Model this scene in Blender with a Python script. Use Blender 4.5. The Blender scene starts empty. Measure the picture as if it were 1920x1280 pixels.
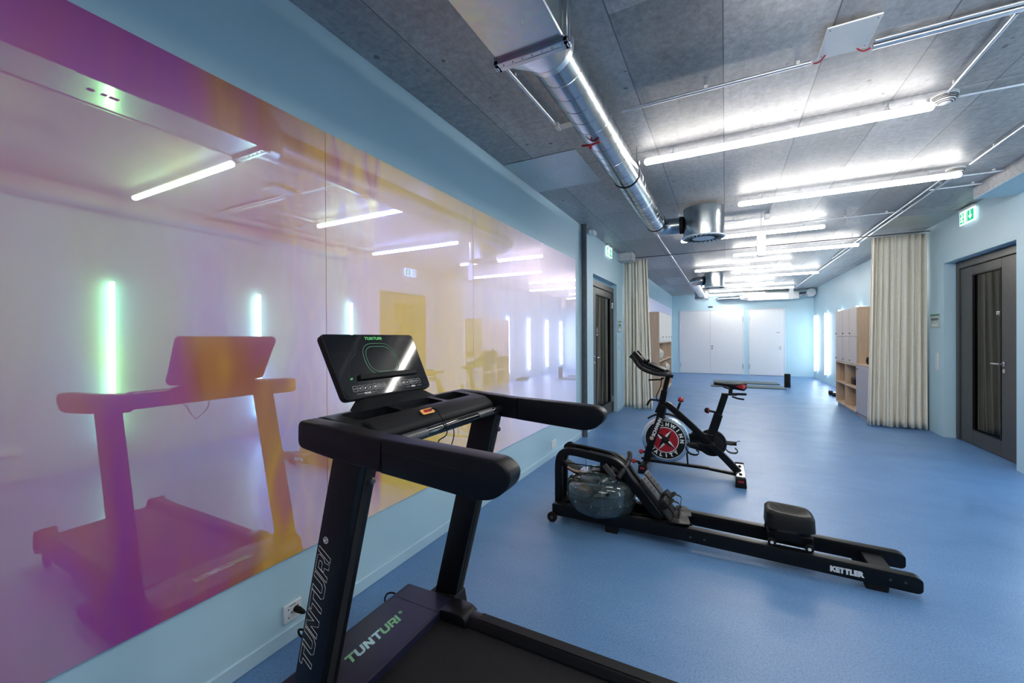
import bpy, bmesh, math, random
from mathutils import Vector, Matrix
random.seed(7)
C = bpy.context.scene.collection
SC = bpy.context.scene
PI = math.pi
# ---------------------------------------------------------------- camera
FPX = 767.32
cam = bpy.data.cameras.new('camera'); co = bpy.data.objects.new('camera', cam); C.objects.link(co)
cam.sensor_width = 36; cam.lens = FPX * 36 / 1920; cam.shift_y = -(640 - 634.9) / 1920
cam.clip_start = 0.02; cam.clip_end = 100
yaw, pitch, roll = 0.4805, -0.0034, -0.0054
F = Vector((-math.sin(yaw) * math.cos(pitch), math.cos(yaw) * math.cos(pitch), math.sin(pitch)))
R0 = Vector((math.cos(yaw), math.sin(yaw), 0)); U0 = R0.cross(F)
R1 = R0 * math.cos(roll) + U0 * math.sin(roll); U1 = -R0 * math.sin(roll) + U0 * math.cos(roll)
M = Matrix((( R1.x, U1.x, -F.x, 0), (R1.y, U1.y, -F.y, 0), (R1.z, U1.z, -F.z, 1.35), (0, 0, 0, 1)))
co.matrix_world = M
SC.camera = co
# ---------------------------------------------------------------- world / exposure
w = bpy.data.worlds.new('world'); SC.world = w; w.use_nodes = True
w.node_tree.nodes['Background'].inputs[0].default_value = (0.6, 0.75, 1, 1)
w.node_tree.nodes['Background'].inputs[1].default_value = 0.05
SC.view_settings.view_transform = 'Standard'; SC.view_settings.look = 'None'
SC.view_settings.gamma = 1; SC.view_settings.use_curve_mapping = False
SC.view_settings.exposure = 0.0
LAMP_C = 60.0      # ceiling tubes
LAMP_W = 18.0       # wall tubes
SC.cycles.max_bounces = 8; SC.cycles.diffuse_bounces = 5; SC.cycles.glossy_bounces = 5
SC.cycles.transmission_bounces = 8; SC.cycles.caustics_refractive = False; SC.cycles.caustics_reflective = False
SC.cycles.sample_clamp_indirect = 6

# ---------------------------------------------------------------- node helpers
class NT:
    def __init__(s, name):
        s.m = bpy.data.materials.new(name); s.m.use_nodes = True
        s.t = s.m.node_tree; s.n = s.t.nodes; s.l = s.t.links; s.n.clear()
        s.out = s.n.new('ShaderNodeOutputMaterial')
    def add(s, typ, ins=None, **kw):
        n = s.n.new('ShaderNode' + typ)
        for k, v in kw.items(): setattr(n, k, v)
        for k, v in (ins or {}).items(): s.set(n, k, v)
        return n
    def set(s, n, k, v):
        i = n.inputs[k]
        if hasattr(v, 'is_output') or isinstance(v, bpy.types.NodeSocket): s.l.new(v, i)
        else:
            if isinstance(v, tuple) and len(v) == 3 and i.type == 'RGBA': v = (*v, 1)
            i.default_value = v
    def math(s, op, a, b=0.0, c=0.0):
        n = s.n.new('ShaderNodeMath'); n.operation = op
        for i, v in enumerate((a, b, c)): s.set(n, i, v)
        return n.outputs[0]
    def coord(s, scale=(1, 1, 1), loc=(0, 0, 0), rot=(0, 0, 0)):
        tc = s.add('TexCoord')
        mp = s.add('Mapping', {'Vector': tc.outputs['Object'], 'Scale': scale, 'Location': loc, 'Rotation': rot})
        return mp.outputs[0]
    def noise(s, vec, scale, detail=4, rough=.5, dist=0):
        return s.add('TexNoise', {'Vector': vec, 'Scale': scale, 'Detail': detail, 'Roughness': rough, 'Distortion': dist}).outputs['Fac']
    def ramp(s, fac, stops, interp='LINEAR'):
        r = s.add('ValToRGB', {'Fac': fac}); cr = r.color_ramp; cr.interpolation = interp
        while len(cr.elements) < len(stops): cr.elements.new(0.5)
        for e, (p, c) in zip(cr.elements, stops):
            e.position = p; e.color = (*c, 1) if len(c) == 3 else c
        return r.outputs[0]
    def mix(s, fac, a, b, blend='MIX'):
        n = s.n.new('ShaderNodeMix'); n.data_type = 'RGBA'; n.blend_type = blend
        s.set(n, 0, fac); s.set(n, 6, a if not isinstance(a, tuple) else (*a, 1)); s.set(n, 7, b if not isinstance(b, tuple) else (*b, 1))
        return n.outputs[2]
    def bsdf(s, **kw):
        n = s.n.new('ShaderNodeBsdfPrincipled')
        for k, v in kw.items(): s.set(n, k.replace('_', ' '), v)
        s.l.new(n.outputs[0], s.out.inputs[0]); return n
    def bump(s, n, h, strength=.2, dist=.01):
        b = s.add('Bump', {'Height': h, 'Strength': strength, 'Distance': dist}); s.l.new(b.outputs[0], n.inputs['Normal'])

def plain(name, col, rough=.5, metal=0, var=.12, nscale=30, **kw):
    t = NT(name); v = t.coord()
    f = t.noise(v, nscale, 3)
    a = tuple(c * (1 - var) for c in col); b = tuple(min(1, c * (1 + var)) for c in col)
    c = t.ramp(f, [(.3, a), (.7, b)])
    t.bsdf(Base_Color=c, Roughness=rough, Metallic=metal, **kw); return t.m

def srgb(r, g, b):
    f = lambda c: (c / 255 / 12.92) if c <= 10 else ((c / 255 + .055) / 1.055) ** 2.4
    return (f(r), f(g), f(b))

def m_wall():
    t = NT('blue_wall_paint'); v = t.coord()
    c = t.ramp(t.noise(v, 1.2, 5, .6), [(.3, (.46, .655, .75)), (.7, (.50, .69, .785))])
    n = t.bsdf(Base_Color=c, Roughness=.5)
    t.bump(n, t.noise(v, 220, 2), .06, .002); return t.m
def m_floor():
    t = NT('blue_marbled_linoleum'); v = t.coord()
    v2 = t.coord(scale=(1, 2.2, 1))
    big = t.noise(v2, .8, 5, .6)
    base = t.ramp(big, [(.3, (.095, .215, .43)), (.7, (.135, .275, .52))])
    fine = t.noise(t.coord(scale=(1, 1.2, 1)), 120, 7, .8, .3)
    c = t.mix(t.ramp(fine, [(.38, (1, 1, 1)), (.50, (0, 0, 0))]), base, (.05, .125, .30))
    c = t.mix(t.ramp(fine, [(.56, (0, 0, 0)), (.72, (1, 1, 1))]), c, (.22, .38, .64))
    sp = t.noise(v, 150, 2, .5)
    c = t.mix(t.ramp(sp, [(.74, (0, 0, 0)), (.78, (1, 1, 1))]), c, (.4, .55, .75))
    n = t.bsdf(Base_Color=c, Roughness=t.ramp(t.noise(v, 3, 4), [(.3, (.34,) * 3), (.7, (.42,) * 3)]))
    n.inputs['Specular IOR Level'].default_value = .5
    h = t.noise(t.coord(scale=(.12, 1, 1)), 9, 3, .5)
    t.bump(n, h, .10, .02); return t.m
def m_concrete(name='exposed_concrete', joints=True, tone=1.0):
    t = NT(name); v = t.coord()
    tc = t.add('TexCoord'); sx = t.add('SeparateXYZ', {'Vector': tc.outputs['Object']})
    X, Y = sx.outputs[0], sx.outputs[1]
    n1 = t.noise(t.coord(scale=(1, .35, 1)), 2.2, 6, .65, .4)
    n2 = t.noise(v, 24, 7, .78)
    f = t.math('ADD', t.math('MULTIPLY', n1, .42), t.math('MULTIPLY', n2, .58))
    k = tone
    c = t.ramp(f, [(.32, (.23 * k, .23 * k, .24 * k)), (.5, (.43 * k, .425 * k, .435 * k)), (.68, (.66 * k, .65 * k, .66 * k))])
    if joints:
        gx = t.math('ADD', t.math('DIVIDE', X, .4805), 40.01)
        ix = t.math('FLOOR', gx)
        sh = t.math('MULTIPLY', t.math('MODULO', ix, 2.0), 0.0)
        gy = t.math('ADD', t.math('DIVIDE', t.math('SUBTRACT', Y, 3.49), 1.56), 20.0)
        iy = t.math('FLOOR', gy)
        cv = t.add('CombineXYZ', {'X': ix, 'Y': iy, 'Z': 0.0})
        wn = t.add('TexWhiteNoise', {'Vector': cv.outputs[0]}, noise_dimensions='3D').outputs['Value']
        c = t.mix(1.0, c, t.ramp(wn, [(0, (.72, .72, .73)), (1, (1.15, 1.15, 1.15))]), 'MULTIPLY')
        fx = t.math('ABSOLUTE', t.math('SUBTRACT', t.math('FRACT', gx), .5))
        fy = t.math('ABSOLUTE', t.math('SUBTRACT', t.math('FRACT', gy), .5))
        wob = t.math('MULTIPLY', t.noise(v, 11, 5, .7), .007)
        lx = t.math('GREATER_THAN', t.math('ADD', fx, wob), .4962)
        ly = t.math('MULTIPLY', t.math('GREATER_THAN', t.math('ADD', fy, t.math('MULTIPLY', wob, .3)), .4982), t.math('GREATER_THAN', Y, 3.0))
        lines = t.math('MULTIPLY', t.math('MAXIMUM', lx, ly), t.math('ADD', .55, t.math('MULTIPLY', n2, .6)))
        c = t.mix(t.math('MULTIPLY', lines, .8), c, (.05, .05, .055))
    vo = t.add('TexVoronoi', {'Vector': v, 'Scale': 4.5}).outputs['Distance']
    spots = t.math('LESS_THAN', t.math('ADD', vo, t.math('MULTIPLY', t.noise(v, 40, 3), .12)), .135)
    c = t.mix(t.math('MULTIPLY', spots, .7), c, (.06, .06, .065))
    vp = t.add('TexVoronoi', {'Vector': v, 'Scale': 16}).outputs['Distance']
    pits = t.math('LESS_THAN', t.math('ADD', vp, t.math('MULTIPLY', t.noise(v, 60, 2), .14)), .13)
    c = t.mix(t.math('MULTIPLY', pits, .6), c, (.10, .10, .105))
    st = t.noise(t.coord(scale=(7, .5, 1)), 5, 5, .7, .2)
    c = t.mix(t.ramp(st, [(.55, (0, 0, 0)), (.75, (.35, .35, .35))]), c, (.15, .15, .16))
    n = t.bsdf(Base_Color=c, Roughness=t.ramp(n1, [(.3, (.36,) * 3), (.7, (.55,) * 3)]))
    n.inputs['Specular IOR Level'].default_value = .5
    t.bump(n, n2, .12, .01); return t.m
def m_galv(name='galvanised_steel', tint=(.50, .545, .58), r0=.16, r1=.28):
    t = NT(name); v = t.coord()
    vo = t.add('TexVoronoi', {'Vector': v, 'Scale': 38}, feature='F1').outputs['Color']
    c = t.mix(.12, tint, vo, 'MULTIPLY')
    r = t.ramp(t.noise(v, 2.5, 3), [(.3, (r0,) * 3), (.7, (r1,) * 3)])
    t.bsdf(Base_Color=c, Metallic=1.0, Roughness=r); return t.m
def m_wood(name, a, b, sc=(1, 1, .12), rough=.5):
    t = NT(name); v = t.coord(scale=sc)
    f = t.noise(v, 28, 5, .6, .8)
    c = t.ramp(f, [(.3, a), (.7, b)])
    n = t.bsdf(Base_Color=c, Roughness=rough); t.bump(n, f, .05, .003); return t.m
def m_fabric():
    t = NT('cream_curtain_linen'); v = t.coord()
    f = t.noise(t.coord(scale=(1, 1, .25)), 120, 3)
    c = t.ramp(f, [(.3, (.80, .74, .62)), (.7, (.90, .85, .74))])
    n = t.bsdf(Base_Color=c, Roughness=.9)
    n.inputs['Sheen Weight'].default_value = .2
    t.bump(n, t.noise(v, 400, 2), .2, .002); return t.m
def m_emit(name, col, s):
    t = NT(name); e = t.add('Emission', {'Color': (*col, 1), 'Strength': s}); t.l.new(e.outputs[0], t.out.inputs[0]); return t.m
def m_lamp(name, col, s, back):
    # linear lamp whose diffuser gives most of its light downwards, little from its back
    t = NT(name); g = t.add('NewGeometry'); sx = t.add('SeparateXYZ', {'Vector': g.outputs['Normal']})
    k = t.add('MapRange', {'Value': sx.outputs[2], 'From Min': -.35, 'From Max': .45, 'To Min': s, 'To Max': s * back})
    e = t.add('Emission', {'Color': (*col, 1), 'Strength': k.outputs[0]}); t.l.new(e.outputs[0], t.out.inputs[0]); return t.m
def m_glass(name, col=(1, 1, 1), rough=0.0, ior=1.45):
    t = NT(name)
    n = t.bsdf(Base_Color=(*col, 1), Roughness=rough, IOR=ior); n.inputs['Transmission Weight'].default_value = 1.0; return t.m
def m_mirror():
    t = NT('dichroic_mirror_film')
    tc = t.add('TexCoord'); sx = t.add('SeparateXYZ', {'Vector': tc.outputs['Object']})
    Y = sx.outputs[1]
    yy = t.math('MULTIPLY_ADD', Y, .2, 0.0)               # 0..1 for y = 0..5
    v = t.coord(scale=(1, 2.6, .9))
    nn = t.noise(v, 1.6, 2, .5, .15)
    wob = t.math('ADD', yy, t.math('MULTIPLY', t.math('SUBTRACT', nn, .5), .30))
    film = t.ramp(wob, [(0.0, (0.40, 0.085, 0.22)), (.05, (0.43, 0.10, 0.14)), (.10, (0.358, 0.055, 0.333)), (.15, (0.422, 0.073, 0.256)), (.20, (0.461, 0.159, 0.077)), (.25, (0.768, 0.390, 0.038)),
                        (.29, (0.563, 0.146, 0.230)), (.33, (0.950, 0.598, 0.064)), (.5, (0.845, 0.598, 0.166)), (.75, (0.461, 0.366, 0.282)), (1, (0.384, 0.342, 0.435))])
    t0 = t.ramp(yy, [(0.0, (.86, .60, .60)), (.12, (.84, .60, .66)), (.20, (1.05, .71, .76)), (.32, (1.58, 1.16, 1.02)), (.6, (1.62, 1.32, 1.35)), (1, (1.45, 1.25, 1.45))])
    fk = t.mix(1.0, film, (1.5, 1.5, 1.5), 'MULTIPLY')
    tint = t.mix(1.0, t0, fk, 'SUBTRACT')
    g1 = t.add('BsdfGlossy', {'Color': tint, 'Roughness': 0.0})
    g2 = t.add('BsdfGlossy', {'Color': tint, 'Roughness': .30})
    gm = t.add('MixShader', {0: .13, 1: g1.outputs[0], 2: g2.outputs[0]})
    d = t.add('BsdfDiffuse', {'Color': film})
    ad = t.add('AddShader', {0: gm.outputs[0], 1: d.outputs[0]})
    t.l.new(ad.outputs[0], t.out.inputs[0]); return t.m

MAT = dict(
    wall=m_wall(), floor=m_floor(), concrete=m_concrete(), conc2=m_concrete('concrete_casing', False, 1.15), galv=m_galv(), galvw=m_galv('pale_galvanised_steel', (.80, .83, .86), .25, .4),
    polished=m_galv('polished_steel_plate', (.85, .9, .92), .05, .12),
    conduit=plain('zinc_conduit', (.72, .74, .78), .3, .85, .05), white=plain('white_plastic', (.78, .79, .80), .4, 0, .02),
    door_white=plain('white_door_lacquer', (.74, .75, .78), .45, 0, .02), frame_white=plain('white_frame_lacquer', (.70, .76, .80), .45, 0, .02),
    steel_door=plain('dark_grey_door_steel', (.075, .073, .07), .42, .3, .08), chrome=plain('chrome', (.75, .75, .77), .15, 1, .03),
    black=plain('black_satin_plastic', (.005, .0055, .008), .42, 0, .15, Specular_IOR_Level=.22), blackm=plain('matt_black_plastic', (.008, .0085, .010), .6, 0, .2, 200, Specular_IOR_Level=.22),
    glossb=plain('glossy_black_glass', (.006, .007, .009), .06, 0, .1), belt=plain('black_running_belt', (.009, .0095, .011), .7, 0, .35, 300, Specular_IOR_Level=.22),
    indigo=plain('indigo_black_cover', (.014, .014, .034), .45, 0, .15, 150, Specular_IOR_Level=.22), blackp=plain('black_powder_coat', (.004, .0045, .006), .38, 0, .15, 120, Specular_IOR_Level=.22),
    rubber=plain('black_rubber', (.006, .006, .0065), .75, 0, .2, Specular_IOR_Level=.22), grey_pl=plain('dark_grey_plate', (.07, .07, .075), .35, .4, .1, 90),
    red=plain('red_plastic', (.36, .012, .02), .35, 0, .05), orange=plain('orange_plastic', (.95, .42, .12), .4, 0, .05),
    green=plain('green_print', (.12, .60, .18), .5, 0, .02), greenp=plain('pale_green_print', (.22, .55, .30), .45, 0, .05), whitep=plain('white_print', (.80, .80, .80), .5, 0, .02),
    cyanp=plain('pale_blue_print', (.45, .75, .85), .45, 0, .02), steel=plain('brushed_flywheel_steel', (.50, .56, .62), .22, 1, .06, 60),
    birch=m_wood('birch_plywood', (.50, .36, .25), (.62, .47, .34)), birchf=m_wood('whitewashed_wood_front', (.50, .44, .42), (.58, .52, .50)), greyf=m_wood('lilac_grey_wood_front', (.36, .33, .36), (.43, .40, .43)), cream_front=plain('cream_locker_front', (.66, .63, .58), .5, 0, .03),
    fabric=m_fabric(), tube=m_lamp('ceiling_tube_light', (1.0, .955, .885), LAMP_C, .055), tubew=m_emit('wall_tube_light', (.80, .93, 1.0), LAMP_W),
    exitg=m_emit('exit_green', (.02, .55, .25), 1.3), exitw=m_emit('exit_white', (.85, 1, .95), 1.6), dglass=None,
    mat_grey=plain('grey_green_foam_mat', (.12, .16, .17), .8, 0, .1, 80), mirror=m_mirror(), pipeins=None, panel=plain('pale_green_panel', (.45, .55, .52), .4, 0, .03), pgreen=plain('dark_green_strip', (.03, .15, .06), .5, 0, .03), lcd=plain('grey_display', (.12, .15, .15), .2, 0, .03),
    bag=plain('pale_blanket_fabric', (.55, .56, .52), .9, 0, .35, 14), grille=plain('shadowed_slot_black', (.004, .004, .005), .9, 0, .1),
    water=m_glass('tank_water', (.62, .78, .82), 0.0, 1.33), tank=None, seat=plain('black_moulded_seat', (.010, .010, .0105), .5, 0, .15, 90, Specular_IOR_Level=.22),
    sheet=m_galv('ceiling_steel_sheet', (.55, .62, .65), .35, .5), brass=plain('brass_knob', (.25, .22, .18), .35, .8, .05), beige=plain('beige_print', (.55, .38, .30), .5, 0, .05))
def m_dark_room_glass():
    t = NT('dark_room_glass')
    a = t.add('BsdfTransparent', {'Color': (.05, .07, .08, 1)}); g = t.add('BsdfGlossy', {'Color': (.9, .9, .9, 1), 'Roughness': .02})  # near-black tint stands for the unlit room behind the door
    fr = t.add('Fresnel', {'IOR': 1.5}); m = t.add('MixShader', {0: fr.outputs[0], 1: a.outputs[0], 2: g.outputs[0]})
    t.l.new(m.outputs[0], t.out.inputs[0]); return t.m
def m_tank():
    t = NT('smoky_clear_polycarbonate')
    a = t.add('BsdfTransparent', {'Color': (.36, .46, .46, 1)}); g = t.add('BsdfGlossy', {'Color': (.9, .95, .97, 1), 'Roughness': .03})
    d = t.add('BsdfDiffuse', {'Color': (.10, .135, .14, 1)})
    lw = t.add('LayerWeight', {'Blend': .35}); fr = t.add('Fresnel', {'IOR': 1.75})
    s1 = t.add('MixShader', {0: t.math('MULTIPLY_ADD', lw.outputs['Facing'], .4, .28), 1: a.outputs[0], 2: d.outputs[0]})
    m = t.add('MixShader', {0: fr.outputs[0], 1: s1.outputs[0], 2: g.outputs[0]})
    t.l.new(m.outputs[0], t.out.inputs[0]); return t.m
def m_pipeins():
    t = NT('grey_felt_insulation'); v = t.coord(scale=(1, 1, 2))
    f = t.noise(v, 45, 5, .8)
    c = t.ramp(f, [(.35, (.045, .05, .055)), (.7, (.16, .17, .19))]); n = t.bsdf(Base_Color=c, Roughness=.9); t.bump(n, f, .5, .01); return t.m
MAT['dglass'] = m_dark_room_glass(); MAT['tank'] = m_tank(); MAT['pipeins'] = m_pipeins()

# ---------------------------------------------------------------- mesh helpers (world coordinates)
ORG = {}
def NB(): return bmesh.new()
def merge(bm, tmp):
    me = bpy.data.meshes.new('t'); tmp.to_mesh(me); tmp.free(); bm.from_mesh(me); bpy.data.meshes.remove(me)
def box(bm, x0, x1, y0, y1, z0, z1, bev=0, seg=2, rot=None, piv=None):
    t = bmesh.new(); bmesh.ops.create_cube(t, size=1)
    bmesh.ops.scale(t, vec=(abs(x1 - x0), abs(y1 - y0), abs(z1 - z0)), verts=t.verts)
    bmesh.ops.translate(t, vec=((x0 + x1) / 2, (y0 + y1) / 2, (z0 + z1) / 2), verts=t.verts)
    if bev: bmesh.ops.bevel(t, geom=t.edges[:], offset=bev, segments=seg, affect='EDGES', profile=.5)
    if rot: bmesh.ops.rotate(t, cent=piv or ((x0 + x1) / 2, (y0 + y1) / 2, (z0 + z1) / 2), matrix=rot, verts=t.verts)
    merge(bm, t)
def P3(pl, a, b, c):
    return {'XZ': (a, c, b), 'YZ': (c, a, b), 'XY': (a, b, c)}[pl]
def prism(bm, pts, c0, c1, pl='XZ', bev=0, seg=2, M4=None):
    t = bmesh.new()
    vs = [t.verts.new(P3(pl, a, b, c0)) for a, b in pts]; f = t.faces.new(vs)
    r = bmesh.ops.extrude_face_region(t, geom=[f])
    d = Vector(P3(pl, 0, 0, c1 - c0)); bmesh.ops.translate(t, vec=d, verts=[v for v in r['geom'] if isinstance(v, bmesh.types.BMVert)])
    bmesh.ops.recalc_face_normals(t, faces=t.faces)
    if bev:
        ed = [e for e in t.edges if len(e.link_faces) == 2 and e.calc_face_angle(0) > .6]
        bmesh.ops.bevel(t, geom=ed, offset=bev, segments=seg, affect='EDGES', profile=.5)
    if M4: bmesh.ops.transform(t, matrix=M4, verts=t.verts)
    merge(bm, t)
def rpoly(pts, r, n=5):
    out = []; N = len(pts)
    rs = r if isinstance(r, (list, tuple)) else [r] * N
    for i in range(N):
        p = Vector(pts[i]); a = Vector(pts[i - 1]); b = Vector(pts[(i + 1) % N]); rr = rs[i]
        if rr <= 0: out.append(tuple(p)); continue
        u = (a - p); v = (b - p); lu, lv = u.length, v.length; u.normalize(); v.normalize()
        d = min(rr, lu * .49, lv * .49); p0 = p + u * d; p1 = p + v * d
        for k in range(n + 1):
            s = k / n; q = p0 * (1 - s) ** 2 + p * 2 * s * (1 - s) + p1 * s * s; out.append(tuple(q))
    return out
def smooth(pts, n=6):
    P = [Vector(p) for p in pts]; out = []
    for i in range(len(P) - 1):
        a = P[max(i - 1, 0)]; b = P[i]; c = P[i + 1]; d = P[min(i + 2, len(P) - 1)]
        for k in range(n):
            t = k / n
            out.append(.5 * ((2 * b) + (c - a) * t + (2 * a - 5 * b + 4 * c - d) * t * t + (3 * b - a - 3 * c + d) * t ** 3))
    out.append(P[-1]); return out
def sweep(bm, pts, sec, up=(0, 0, 1), cap=True, scales=None):
    P = [Vector(p) for p in pts]; rings = []; up = Vector(up); t = bmesh.new(); prev = None
    for i, p in enumerate(P):
        d = (P[min(i + 1, len(P) - 1)] - P[max(i - 1, 0)]).normalized()
        if prev is None:
            s = d.cross(up)
            if s.length < 1e-3: s = d.cross(Vector((1, 0, 0)))
            s.normalize()
        else:
            s = prev - d * prev.dot(d); s.normalize()
        prev = s; u = s.cross(d).normalized(); k = scales[i] if scales else 1
        rings.append([t.verts.new(p + s * (a * k) + u * (b * k)) for a, b in sec])
    n = len(sec)
    for r0, r1 in zip(rings, rings[1:]):
        for j in range(n): t.faces.new((r0[j], r0[(j + 1) % n], r1[(j + 1) % n], r1[j]))
    if cap: t.faces.new(rings[0][::-1]); t.faces.new(rings[-1])
    bmesh.ops.recalc_face_normals(t, faces=t.faces); merge(bm, t)
def circ(r, n=12): return [(r * math.cos(2 * PI * k / n), r * math.sin(2 * PI * k / n)) for k in range(n)]
def tube(bm, pts, r, n=12, **k): sweep(bm, pts, circ(r, n), **k)
def rect(w, h, b=.0):
    q = [(-w / 2, -h / 2), (w / 2, -h / 2), (w / 2, h / 2), (-w / 2, h / 2)]
    return rpoly(q, b, 3) if b else q
def lathe(bm, prof, c, axis='Z', n=32, ang=0):
    t = bmesh.new(); rings = []
    for r, h in prof:
        ring = []
        for k in range(n):
            a = 2 * PI * k / n + ang; x, y = r * math.cos(a), r * math.sin(a)
            v = {'Z': (x, y, h), 'Y': (x, h, y), 'X': (h, x, y)}[axis]
            ring.append(t.verts.new(Vector(v) + Vector(c)))
        rings.append(ring)
    for r0, r1 in zip(rings, rings[1:]):
        for j in range(n): t.faces.new((r0[j], r0[(j + 1) % n], r1[(j + 1) % n], r1[j]))
    t.faces.new(rings[0][::-1]); t.faces.new(rings[-1])
    bmesh.ops.remove_doubles(t, verts=t.verts, dist=1e-5)
    bmesh.ops.recalc_face_normals(t, faces=t.faces); merge(bm, t)
def ball(bm, c, r, sc=(1, 1, 1)):
    t = bmesh.new(); bmesh.ops.create_uvsphere(t, u_segments=16, v_segments=10, radius=r)
    bmesh.ops.scale(t, vec=sc, verts=t.verts); bmesh.ops.translate(t, vec=c, verts=t.verts); merge(bm, t)
def obj(name, bm, m, parent=None, sm=True, org=None):
    me = bpy.data.meshes.new(name); o0 = Vector((0, 0, 0))
    if parent is not None: o0 = ORG[parent.name]
    elif org is not None: o0 = Vector(org)
    bmesh.ops.translate(bm, vec=-o0, verts=bm.verts); bm.to_mesh(me); bm.free()
    me.materials.append(MAT[m] if isinstance(m, str) else m)
    if sm:
        for p in me.polygons: p.use_smooth = True
        me.set_sharp_from_angle(angle=math.radians(38))
    o = bpy.data.objects.new(name, me); C.objects.link(o)
    if parent is not None: o.parent = parent
    else: o.location = o0
    ORG[o.name] = o0; return o
def tag(o, label=None, cat=None, group=None, kind=None):
    for k, v in (('label', label), ('category', cat), ('group', group), ('kind', kind)):
        if v: o[k] = v
    return o
def thing(name, label, cat, loc, group=None):
    o = bpy.data.objects.new(name, None); C.objects.link(o); o.location = loc; o.empty_display_size = .1
    ORG[o.name] = Vector(loc); return tag(o, label, cat, group)
def single(name, bm, m, label, cat, org=None, group=None, sm=True):
    return tag(obj(name, bm, m, None, sm, org), label, cat, group)
def struct(name, bm, m, parent=None):
    o = obj(name, bm, m, parent, sm=False)
    if parent is None: o['kind'] = 'structure'
    return o
def copy_tree(o, loc, label=None):
    c = o.copy(); C.objects.link(c); c.location = loc
    if label: c['label'] = label
    for ch in list(o.children):
        d = ch.copy(); C.objects.link(d); d.parent = c
        for g in list(ch.children):
            e = g.copy(); C.objects.link(e); e.parent = d
    return c
def plate(bm, pts3, th):
    """thin solid from a planar 3D polygon, thickened backwards along its normal"""
    t = bmesh.new(); vs = [t.verts.new(p) for p in pts3]; f = t.faces.new(vs); f.normal_update(); n = f.normal.copy()
    r = bmesh.ops.extrude_face_region(t, geom=[f]); bmesh.ops.translate(t, vec=-n * th, verts=[v for v in r['geom'] if isinstance(v, bmesh.types.BMVert)])
    bmesh.ops.recalc_face_normals(t, faces=t.faces); merge(bm, t)
def text(name, s, size, m, parent, O, ax, ay, off=0.0, shear=0.0, ext=.0006, fit=None, align='LEFT', space=1.0):
    """lettering as a mesh part; O origin (world), ax/ay unit vectors of the writing plane"""
    cu = bpy.data.curves.new('t', 'FONT'); cu.body = s; cu.size = size; cu.offset = off; cu.shear = shear; cu.extrude = ext; cu.align_x = align; cu.space_character = space
    o = bpy.data.objects.new('t', cu); C.objects.link(o); bpy.context.view_layer.update()
    me = bpy.data.meshes.new_from_object(o.evaluated_get(bpy.context.evaluated_depsgraph_get()))
    bpy.data.objects.remove(o); bpy.data.curves.remove(cu)
    bm = bmesh.new(); bm.from_mesh(me); bpy.data.meshes.remove(me)
    ax = Vector(ax).normalized(); ay = Vector(ay).normalized(); az = ax.cross(ay)
    if fit:
        xs = [v.co.x for v in bm.verts]; k = fit / (max(xs) - min(xs)); x0 = min(xs)
        for v in bm.verts: v.co.x = (v.co.x - x0) * k
    for v in bm.verts: v.co = Vector(O) + ax * v.co.x + ay * v.co.y + az * v.co.z
    if parent is None: return bm
    return obj(name, bm, m, parent, sm=False)

# wide italic stencil-like letters drawn as polygons (unit height)
GL = {
 'T': ([(0, 1), (.95, 1), (.95, .78), (.60, .78), (.60, 0), (.35, 0), (.35, .78), (0, .78)], 1.0),
 'U': ([(0, 1), (.25, 1), (.25, .30), (.33, .22), (.60, .22), (.68, .30), (.68, 1), (.93, 1), (.93, .2), (.74, 0), (.19, 0), (0, .2)], 1.03),
 'N': ([(0, 0), (0, 1), (.26, 1), (.66, .42), (.66, 1), (.91, 1), (.91, 0), (.65, 0), (.25, .58), (.25, 0)], 1.02),
 'R': ([(0, 0), (0, 1), (.74, 1), (.90, .86), (.90, .48), (.78, .36), (.92, 0), (.65, 0), (.52, .34), (.30, .34), (.30, .54), (.60, .54), (.65, .59), (.65, .75), (.60, .80), (.25, .80), (.25, 0)], 1.0),
 'I': ([(0, 0), (0, 1), (.25, 1), (.25, 0)], .34)}
def wordmark(s, O, ax, ay, width, height, shear=.28, outline=0, ext=.0006):
    tot = sum(GL[c][1] for c in s) - .05
    ax = Vector(ax).normalized(); ay = Vector(ay).normalized(); az = ax.cross(ay); res = []
    x = 0
    for c in s:
        pts, adv = GL[c]
        W = [Vector(O) + ax * ((px + x) / tot * width + py * height * shear) + ay * (py * height) for px, py in pts]
        res.append(W); x += adv
    return res, az
def word_bm(s, O, ax, ay, width, height, shear=.28, outline=0.0, which=None):
    L, az = wordmark(s, O, ax, ay, width, height, shear); bm = NB()
    for i, W in enumerate(L):
        if which is not None and i not in which: continue
        if outline:
            sweep(bm, [p + az * .0004 for p in W] + [W[0] + az * .0004], circ(outline, 4), up=az)
        else:
            t = bmesh.new(); vs = [t.verts.new(p + az * .0012) for p in W]; f = t.faces.new(vs)
            r = bmesh.ops.extrude_face_region(t, geom=[f]); bmesh.ops.translate(t, vec=-az * .001, verts=[v for v in r['geom'] if isinstance(v, bmesh.types.BMVert)])
            bmesh.ops.triangulate(t, faces=t.faces); bmesh.ops.recalc_face_normals(t, faces=t.faces); merge(bm, t)
    return bm
def boolcut(o, cutters):
    for bmc in cutters:
        me = bpy.data.meshes.new('c'); bmesh.ops.translate(bmc, vec=-ORG[o.name], verts=bmc.verts); bmc.to_mesh(me); bmc.free()
        c = bpy.data.objects.new('c', me); C.objects.link(c); c.parent = o.parent
        md = o.modifiers.new('b', 'BOOLEAN'); md.object = c; md.operation = 'DIFFERENCE'; md.solver = 'EXACT'
        bpy.context.view_layer.update()
        nm = bpy.data.meshes.new_from_object(o.evaluated_get(bpy.context.evaluated_depsgraph_get()))
        o.modifiers.clear(); o.data = nm; bpy.data.objects.remove(c)
    for p in o.data.polygons: p.use_smooth = True
    o.data.set_sharp_from_angle(angle=math.radians(35))

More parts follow.
